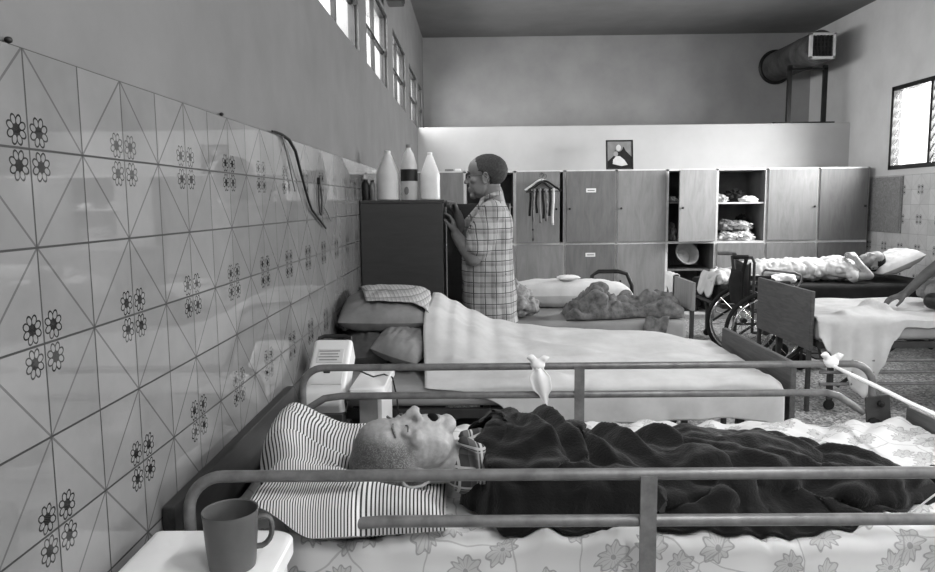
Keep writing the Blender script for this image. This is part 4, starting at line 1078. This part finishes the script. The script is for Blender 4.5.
# ------------------------------------------------------------------ standing man
MX, MY = 0.0, 4.33
yaw = radians(176)       # faces -x, a touch toward the cabinet
Rh = Matrix.Rotation(yaw, 4, 'Z') @ Matrix.Rotation(radians(-1), 4, 'Y')
Mh2 = Matrix.Translation((.056, MY, 1.500)) @ Rh @ Matrix.Scale(1.11, 4)
mb = MB(); head_pieces(mb, Mh2)
mb.limb([(.098, MY, 1.41), (.11, MY, 1.33)], [.064, .070])
mb.ell((.085, MY, 1.22), (.11, .185, .13)); mb.ell((.075, MY, 1.02), (.115, .165, .2)); mb.ell((.07, MY, .85), (.12, .165, .13))
for s in (-1, 1):
    mb.limb([(.08, MY + s * .09, .80), (.06, MY + s * .10, .46), (.09, MY + s * .10, .09)], [.085, .06, .042])
    mb.limb([(.10, MY + s * .10, .05), (.02, MY + s * .105, .035), (-.09, MY + s * .11, .028)], [.040, .036, .028])
sh = Vector((.095, MY - .165, 1.285)); el = Vector((-.015, MY - .20, 1.035)); wr = Vector((-.118, MY - .055, 1.165))
mb.limb([sh, sh.lerp(el, .5), el], [.060, .052, .046]); mb.limb([el, el.lerp(wr, .35), wr], [.046, .046, .031])
hand_pieces(mb, wr, (-.18, .22, .95), (-1, .1, -.1), .40, .95, 1)
sh2 = Vector((.07, MY + .165, 1.285)); el2 = Vector((-.085, MY + .215, 1.13)); wr2 = Vector((-.105, MY + .12, 1.27))
mb.limb([sh2, sh2.lerp(el2, .5), el2], [.054, .046, .040]); mb.limb([el2, el2.lerp(wr2, .35), wr2], [.040, .038, .028])
hand_pieces(mb, wr2, (-.30, -.1, .9), (-.75, -.2, -.3), .8, .95, -1)
P2 = mb.build_remesh('person', M['skin_tan'], None, .0065, 2)
tag(P2, 'grey haired man in a plaid shirt and glasses standing at the dark cabinet', 'person')
# shirt
sb = MB()
ringz = [(.655, .085, .165, .205), (.70, .08, .165, .205), (.80, .075, .163, .20), (.95, .07, .155, .198), (1.08, .072, .148, .200), (1.18, .083, .138, .205), (1.26, .095, .115, .195), (1.32, .102, .085, .14), (1.36, .105, .066, .085)]
n = 48; vs = []; fs = []
for i, (z, cx, rx, ry) in enumerate(ringz):
    for k in range(n):
        a = 2 * pi * k / n; w = 1 + .035 * sin(a * 5 + z * 9) * ss(1.2, .7, z) + .02 * sin(a * 9 - z * 14)
        px = abs(cos(a)) ** .85 * (1 if cos(a) > 0 else -1); py = abs(sin(a)) ** .85 * (1 if sin(a) > 0 else -1)
        vs.append((cx + rx * px * w, MY + ry * py * w, z - (.02 * cos(a) if i == 0 else 0)))
for i in range(len(ringz) - 1):
    for k in range(n): fs.append((i * n + k, i * n + (k + 1) % n, (i + 1) * n + (k + 1) % n, (i + 1) * n + k))
fs.append(tuple(range(n))[::-1]); fs.append(tuple((len(ringz) - 1) * n + k for k in range(n)))
sb.add(vs, fs)
hem = sh.lerp(el, .72); sb.limb([sh + Vector((0, .03, .005)), sh.lerp(el, .35), hem], [.078, .080, .084], n=18); sb.ell(sh, (.075, .07, .075))
hem2 = sh2.lerp(el2, .62); sb.limb([sh2 + Vector((0, -.03, .005)), sh2.lerp(el2, .35), hem2], [.078, .078, .078], n=18); sb.ell(sh2, (.075, .07, .075))
o = rumple(sb.build_remesh('shirt', M['plaid'], P2, .007, 2), .012, 7); o['label'] = 'pale short sleeved plaid shirt'
co_ = MB().limb([(.045, MY - .045, 1.375), (.10, MY - .072, 1.395), (.135, MY - .05, 1.405), (.148, MY, 1.41), (.135, MY + .05, 1.405), (.10, MY + .072, 1.395), (.045, MY + .045, 1.375)], [.010, .014, .015, .015, .015, .014, .010], n=10)
co_.limb([(.04, MY - .04, 1.37), (.02, MY - .05, 1.32)], [.014, .012]); co_.build_remesh('collar', M['plaid'], o, .006, 2)
tr = MB(); tr.ell((.075, MY, .80), (.135, .178, .13))
for s in (-1, 1): tr.limb([(.08, MY + s * .09, .78), (.065, MY + s * .10, .46), (.09, MY + s * .10, .07)], [.10, .082, .068])
o = tr.build_remesh('trousers', M['trouser'], P2, .009, 2); o['label'] = 'dark trousers'
for s in (-1, 1):
    MB().limb([(.12, MY + s * .10, .04), (.03, MY + s * .105, .042), (-.09, MY + s * .11, .036), (-.12, MY + s * .112, .034)], [.039, .041, .036, .030]).build_remesh('shoe', M['dark'], P2, .007, 1)
h = scalp('hair', M['hair'], Mh2, P2, 1.065, lambda p: p.x < .046 + .3 * (p.z - .08) and not (p.x > .012 and p.z < .030) and not (p.x > -.026 and p.z < .004), -.10, .022, 5, .008); h['label'] = 'short greying dark hair'
gl = MB()
for s in (-1, 1):
    gl.tube([Mh2 @ Vector((.098, s * .033 + .022 * cos(t), .0 + .016 * sin(t))) for t in [2 * pi * k / 16 for k in range(16)]], .0018, 6, closed=True)
    gl.tube([Mh2 @ Vector(p) for p in ((.096, s * .055, .004), (.05, s * .074, .004), (.0, s * .080, .006), (-.015, s * .082, -.006))], .0018, 6)
gl.tube([Mh2 @ Vector(p) for p in ((.098, -.011, .003), (.100, 0, .006), (.098, .011, .003))], .0018, 6)
gl.build('glasses', M['dark'], P2)
for s in (-1, 1):
    MB().ell((.080, s * .031, .0), (.004, .007, .005), None, Mh2, 2).build('eye', M['mouth'], P2)
    MB().limb([(.089, s * .014, .023), (.090, s * .030, .028), (.079, s * .046, .022)], [.003, .0042, .003], Mh2, 8).build('eyebrow', M['hair'], P2)

# ------------------------------------------------------------------ third bed linen
pillow(1.0, .34, .19, (.66, 5.40, .672), (0, 0, 0), M['pill_white'], 'long white bolster along the back of the third bed', 8, name='bolster', cat='pillow')
tag(pillow(.16, .12, .035, (.68, 5.34, .795), (0, 0, .2), M['cloth_white'], 'small folded white cloth on top of the long bolster', 9, name='folded_cloth', cat='cloth'))
def heap(name, pts, label, mat, seed, cat='blanket', grp=None, amp=.5):
    """one crumpled bedding heap: lumps joined into a single surface, then rumpled"""
    b = MB()
    for c, r in pts: b.ell(c, r, None, None, 3)
    o = b.build_remesh(name, mat, None, .010, 2)
    zmin = min(v.co.z for v in o.data.vertices)
    for v in o.data.vertices:
        p = v.co; nrm = v.normal
        w_ = Vector((p.x * 7 + p.z * 5 + .8 * noise.noise(p * 5), p.y * 7, p.z * 13 - p.x * 9)) + Vector((seed, 0, 0))
        d = abs(noise.noise(w_)) * .050 + abs(noise.noise(w_ * 2.1 + Vector((0, seed, 0)))) * .020 - .016
        q = p + nrm * d * amp * 2
        v.co = Vector((q.x, q.y, max(q.z, zmin + .012)))
    zmin2 = min(v.co.z for v in o.data.vertices)
    return tag(o, label, cat, grp), zmin2
HP3 = [(.58, .0), (.62, .035), (.68, .06), (.74, .12), (.785, .205), (.83, .20), (.87, .125), (.95, .10), (1.03, .115), (1.10, .075), (1.18, .12), (1.25, .15), (1.32, .135), (1.36, .06), (1.38, 0)]
def heap3_fn(u, v):
    x = .585 + .79 * u; yc = 4.90 + .04 * sin(x * 7); hw = .17 + .035 * nz(x * 6, 3, 3)
    y = yc + (v * 2 - 1) * hw
    def zz(x, y):
        b = min(1, abs((y - yc) / hw)); e = (1 - b ** 2.4) ** .6
        return .580 + interp(x, HP3) * e * (1 + .3 * nz(x * 9, y * 9, 2)) + .010 * e
    e_ = .008; z = zz(x, y)
    n_ = Vector((-(zz(x + e_, y) - zz(x - e_, y)) / (2 * e_), -(zz(x, y + e_) - zz(x, y - e_)) / (2 * e_), 1)).normalized()
    w = nz(x * 4, y * 4, 21) * 1.2
    h = .105 * (abs(nz(x * 6 + y * 9 + w, y * 4 - x * 3 + z * 6, 6)) - .10) + .034 * (abs(nz(x * 17 - y * 6 + w, y * 11 + z * 12, 16)) - .08)
    m = ss(0, .10, v) * ss(1, .9, v) * ss(0, .05, u) * ss(1, .95, u)
    P = Vector((x, y, z)) + n_ * h * m
    return (P.x, P.y, max(P.z, .583))
cloth('blanket', 'towel', 110, 60, heap3_fn, 'patterned grey blanket heaped on the third bed near its footboard', 'blanket', .006)
hp2, _ = heap('blanket', [((.27, 4.84, .67), (.10, .12, .09)), ((.35, 4.87, .65), (.08, .10, .07)), ((.24, 4.9, .76), (.08, .08, .08)), ((.31, 4.92, .72), (.07, .09, .07))],
     'pale grey blanket bunched on the third bed behind the plaid shirt', M['towel2'], 9)
def drape_fn(u, v):
    x = 1.10 + u * .15 - .03 * v; y = 4.675 - .012 * sin(u * 7) * (1 - 0) - .006
    return (x, y, .60 - v * .16 + .01 * sin(u * 9))
cloth('blanket_end', 'towel', 14, 14, drape_fn, 'end of a patterned blanket hanging off the third bed edge', 'blanket', .01)
def hang_fn(u, v):
    x = 1.4 + (1 if v > .5 else -1) * .028 * (1); y = 5.14 + u * .2
    t = abs(v - .5) * 2
    x = 1.4185 + (.022 if v > .5 else -.022) * min(1, t * 6)
    return (x, y, .829 - .14 * max(0, t - .12) * (1 + .2 * sin(u * 6)) + .003 * sin(u * 14))
cloth('hanging_cloth', 'cloth_white', 12, 24, hang_fn, 'white cloth hung over the end board of the third bed', 'cloth', .004)

# ------------------------------------------------------------------ right hand bed cover and sitting person
def cov_z(x, y): return .612 + .012 * abs(nz(x * 5, y * 6, 3)) + .010 * nz(x * 3, y * 3, 2) + .03 * gs(seg_d(x, y, (2.35, 4.62), (2.75, 4.95))[0], .05) + .045 * gs(seg_d(x, y, (2.62, 4.9), (2.72, 4.80))[0], .03)
def cover_fn(u, v):
    x = 2.132 + u * 1.95
    dr_ = interp(x, [(2.13, .10), (2.2, .20), (2.30, .34), (2.38, .46), (2.43, .50), (2.47, .44), (2.54, .30), (2.62, .13), (2.68, .05), (4.1, .045)])
    if v < .25:
        k = 1 - v / .25; y = 4.508 - .03 * k * abs(sin(x * 24)) * ss(2.6, 2.5, x) - .004; z = cov_z(x, 4.53) - .015 - dr_ * k
    else:
        y = 4.514 + (v - .25) / .75 * .88; z = cov_z(x, y) - .015 * gs(y - 4.514, .015)
    return (x, y, z)
cloth('bed_cover', 'sheet', 130, 60, cover_fn, 'white cover on the right hand bed with a corner hanging over its side', 'sheet', .004)
def drop_fn(u, v):
    x = 2.20 + u * .12 - .02 * v; return (x + .05 * v, 4.60 + .1 * v + .01 * sin(u * 7), .50 - .22 * v * (1 - .4 * u))
# seated visitor at the right frame edge
P5 = MB()
Mh5 = Matrix.Translation((3.62, 5.02, 1.27)) @ Matrix.Rotation(radians(185), 4, 'Z') @ Matrix.Rotation(radians(25), 4, 'Y')
head_pieces(P5, Mh5)
P5.limb([(3.67, 5.02, 1.17), (3.72, 5.02, 1.09)], [.055, .065])
P5.ell((3.74, 5.02, .98), (.12, .19, .14)); P5.ell((3.80, 5.02, .82), (.13, .17, .16)); P5.ell((3.84, 5.02, .72), (.16, .18, .11))
P5.limb([(3.66, 4.85, 1.05), (3.35, 4.86, .985), (3.17, 4.90, .955)], [.06, .046, .038]); P5.limb([(3.17, 4.90, .955), (3.05, 4.93, .84), (2.93, 4.96, .70)], [.040, .036, .027])
hand_pieces(P5, (2.93, 4.96, .70), (-.9, .0, -.28), (-.2, 0, -1), .25, 1.0, 1)
P5.limb([(3.66, 5.19, 1.05), (3.5, 5.25, .86), (3.3, 5.22, .78)], [.06, .046, .030]); hand_pieces(P5, (3.3, 5.22, .78), (-.9, 0, -.3), (0, 0, -1), .3, 1, -1)
P5.limb([(3.80, 4.90, .72), (3.30, 4.84, .76), (3.04, 4.80, .68)], [.10, .075, .06]); P5.limb([(3.8, 5.14, .72), (3.45, 5.16, .74), (3.22, 5.14, .68)], [.10, .07, .055])
o5 = P5.build_remesh('person', M['skin_dark'], None, .009, 2)
tag(o5, 'person at the right edge leaning on one bare arm on the right hand bed', 'person')
q5 = MB().ell((3.78, 5.02, .92), (.16, .22, .26)); q5.limb([(3.68, 4.84, 1.06), (3.40, 4.85, .995)], [.085, .08]); q5.limb([(3.68, 5.20, 1.06), (3.54, 5.24, .92)], [.085, .08])
rumple(q5.build_remesh('shirt', M['light_cloth'], o5, .01, 2), .022, 10)
t5 = MB().ell((3.84, 5.02, .735), (.19, .21, .125)); t5.limb([(3.80, 4.88, .73), (3.30, 4.82, .775), (3.06, 4.78, .725)], [.115, .10, .085]); t5.limb([(3.06, 4.78, .725), (3.10, 4.73, .69), (3.18, 4.72, .675)], [.07, .055, .05]); t5.limb([(3.8, 5.16, .73), (3.42, 5.16, .75), (3.2, 5.14, .70)], [.115, .09, .075])
rumple(t5.build_remesh('trousers', M['grey_cloth'], o5, .01, 2), .026, 10)
s5 = MB().limb([(2.97, 4.72, .685), (3.05, 4.71, .675), (3.16, 4.72, .665)], [.055, .05, .04]); s5.build_remesh('shoe', M['dark'], o5, .009, 2)
h5 = scalp('hair', M['hair_dark'], Mh5, o5, 1.06, lambda p: p.x < .05 and not (p.x > -.01 and p.z < .03), -.05, .04, 4, .008)

# ------------------------------------------------------------------ far right bed: lying person, pillow, covers
o = pillow(.42, .60, .15, (3.86, 6.78, .765), (0, radians(-26), radians(-8)), M['pill_white'], 'white pillow propped at the head of the far right bed', 13)
Zl = Vector((.95, -.06, .20)).normalized(); Xl = Vector((-.12, -.62, .78)); Xl = (Xl - Zl * Xl.dot(Zl)).normalized(); Yl = Zl.cross(Xl)
Mh6 = Matrix.Translation((3.61, 6.66, .785)) @ Matrix((Xl, Yl, Zl)).transposed().to_4x4()
P6 = MB(); head_pieces(P6, Mh6)
P6.limb([(3.50, 6.69, .735), (3.43, 6.71, .71)], [.055, .065]); P6.ell((3.34, 6.73, .71), (.16, .17, .095)); P6.ell((3.12, 6.74, .70), (.18, .15, .085)); P6.ell((2.92, 6.75, .695), (.14, .16, .085))
P6.limb([(3.38, 6.57, .70), (3.36, 6.50, .66), (3.50, 6.47, .67)], [.05, .042, .038]); P6.limb([(3.50, 6.47, .67), (3.44, 6.5, .75), (3.42, 6.55, .81)], [.036, .032, .025])
hand_pieces(P6, (3.42, 6.55, .81), (-.1, .5, .4), (0, .4, -1), .6, .95, 1)
P6.limb([(3.36, 6.88, .70), (3.12, 6.92, .70), (2.95, 6.84, .76)], [.05, .04, .03]); hand_pieces(P6, (2.95, 6.84, .76), (-.9, -.3, 0), (0, 0, -1), .3, .95, -1)
P6.limb([(2.90, 6.82, .69), (2.60, 6.82, .72), (2.34, 6.80, .68)], [.085, .06, .042]); P6.limb([(2.90, 6.68, .69), (2.58, 6.66, .70), (2.30, 6.68, .67)], [.085, .06, .042])
for y in (6.80, 6.68): P6.limb([(2.32, y, .665), (2.27, y, .66), (2.24, y, .72)], [.038, .035, .022])
o6 = P6.build_remesh('person', M['skin_mid'], None, .008, 2)
tag(o6, 'person in light nightwear lying on the far right bed with head on a white pillow', 'person')
n6 = MB().ell((3.30, 6.73, .715), (.20, .195, .115)); n6.ell((3.08, 6.74, .71), (.2, .175, .11)); n6.ell((2.90, 6.75, .71), (.17, .18, .105))
n6.limb([(3.40, 6.57, .70), (3.37, 6.50, .665)], [.068, .056]); n6.limb([(3.36, 6.89, .70), (3.12, 6.92, .70)], [.068, .055])
n6.limb([(2.9, 6.82, .70), (2.62, 6.82, .725), (2.45, 6.81, .70)], [.10, .076, .062]); n6.limb([(2.9, 6.68, .70), (2.60, 6.66, .71), (2.42, 6.67, .69)], [.10, .074, .06])
rumple(n6.build_remesh('nightwear', M['light_cloth'], o6, .009, 2), .013, 15, 3)
scalp('hair', M['hair_dark'], Mh6, o6, 1.08, lambda p: p.x < .045 and not (p.x > -.02 and p.z < .02), -.05, .06, 4, .01)
heap('blanket', [((2.26, 6.62, .66), (.13, .20, .075)), ((2.18, 6.55, .65), (.07, .18, .07)), ((2.36, 6.50, .645), (.10, .10, .05)), ((2.48, 6.48, .64), (.10, .09, .045))], 'white blanket bunched over the feet on the far right bed', M['light_cloth'], 15, amp=.35)
def foot_fn(u, v):
    y = 6.42 + u * .42; a = v * 1.9
    x = 2.145 - .04 * sin(min(a, 1.57)) - .03 * max(0, a - 1.2); z = .70 - .17 * v * v - .05 * abs(sin(u * 6)) * v
    return (x, y, z)
cloth('blanket_end', 'light_cloth', 24, 20, foot_fn, 'white blanket end drooping off the foot of the far right bed', 'blanket', .008)
heap('bedding', [((2.66, 6.45, .64), (.10, .06, .045)), ((2.76, 6.47, .645), (.09, .07, .05))], 'white crumpled towel at the near side of the far right bed', M['cloth_white'], 19, 'towel', amp=.4)

# ------------------------------------------------------------------ wheelchair
wc = empty('wheelchair', (2.28, 5.93, 0), radians(-3), 'folding wheelchair with dark sling back parked between the right hand beds', 'wheelchair')
def wheel(y):
    w = MB().tube([(.30 * cos(t), 0, .30 * sin(t)) for t in [2 * pi * k / 40 for k in range(40)]], .017, 10, closed=True).build('wheel', M['rubber'], wc, (0, y, .318))
    MB().tube([(.262 * cos(t), -.03 if y < 0 else .03, .262 * sin(t)) for t in [2 * pi * k / 40 for k in range(40)]], .009, 8, closed=True).build('hand_rim', M['chrome'], w)
    sp_ = MB()
    for k in range(14):
        t = 2 * pi * k / 14; sp_.tube([(.02 * cos(t), .015 * (-1) ** k, .02 * sin(t)), (.288 * cos(t + .1), 0, .288 * sin(t + .1))], .002, 5)
    sp_.build('spokes', M['chrome'], w)
    MB().lathe([(0, -.03), (.024, -.03), (.028, -.012), (.028, .012), (.024, .03), (0, .03)], (0, 0, 0), 16, (radians(90), 0, 0), cap=False).build('hub', M['frame'], w)
for y in (-.27, .27): wheel(y)
for s in (-1, 1):
    y = s * .215
    f = MB().tube([(-.08, y, .30), (-.08, y, .86), (-.10, y, .90), (-.17, y, .905)], .012, 8).tube([(-.08, y, .47), (.34, y, .47), (.38, y, .44), (.46, y, .10)], .011, 8).tube([(-.08, y, .30), (.30, y, .30), (.34, y, .44)], .011, 8).tube([(-.08, y, .68), (.22, y, .68), (.25, y, .65), (.25, y, .47)], .011, 8)
    f.build('side_frame', M['frame'], wc)
    MB().tube([(-.13, y, .904), (-.25, y, .906)], .017, 10).build('push_handle', M['rail'] if s > 0 else M['rubber'], wc)
    MB().box((.07, y, .70), (.26, .045, .028), .008).build('armrest', M['dark'], wc)
    MB().box((.50, s * .11, .085), (.14, .16, .014), .005).build('footplate', M['dark'], wc)
    c = MB().lathe([(0, -.014), (.06, -.014), (.068, -.006), (.068, .006), (.06, .014), (0, .014)], (.30, y, .069), 20, (radians(90), 0, 0), cap=False).build('caster', M['rubber'], wc)
    MB().bx(.29, .31, y - .022, y - .015, .06, .30).build('fork', M['frame'], c)
MB().box((.12, 0, .475), (.40, .42, .03), .010).build('seat', M['dark'], wc)
def sling(u, v): return (-.105 + .03 * sin(pi * u) , -.20 + .40 * u, .50 + .36 * v - .03 * sin(pi * u) * v)
o = MB().grid(12, 10, sling).build('backrest', M['dark'], wc, ang=None); solid(o, .012, 0)
# dark bag slung from the wheelchair handles
bg = empty('shoulder_bag', (2.13, 5.86, .52), 0, 'dark bag slung from the wheelchair push handles', 'bag')
bb = MB().grid(14, 14, lambda u, v: (-.02 - .05 * sin(pi * u) * sin(pi * v * .9), -.11 + .22 * u, .27 * v))
o = bb.build('pouch', M['dark_cloth'], bg, ang=None); solid(o, .03, 0)
for s in (-1, 1): MB().tube([(-.015, s * .10, .26), (-.012, s * .14, .34), (-.010, s * .155, .372)], .010, 8, flat=1.6).build('strap', M['dark'], bg)
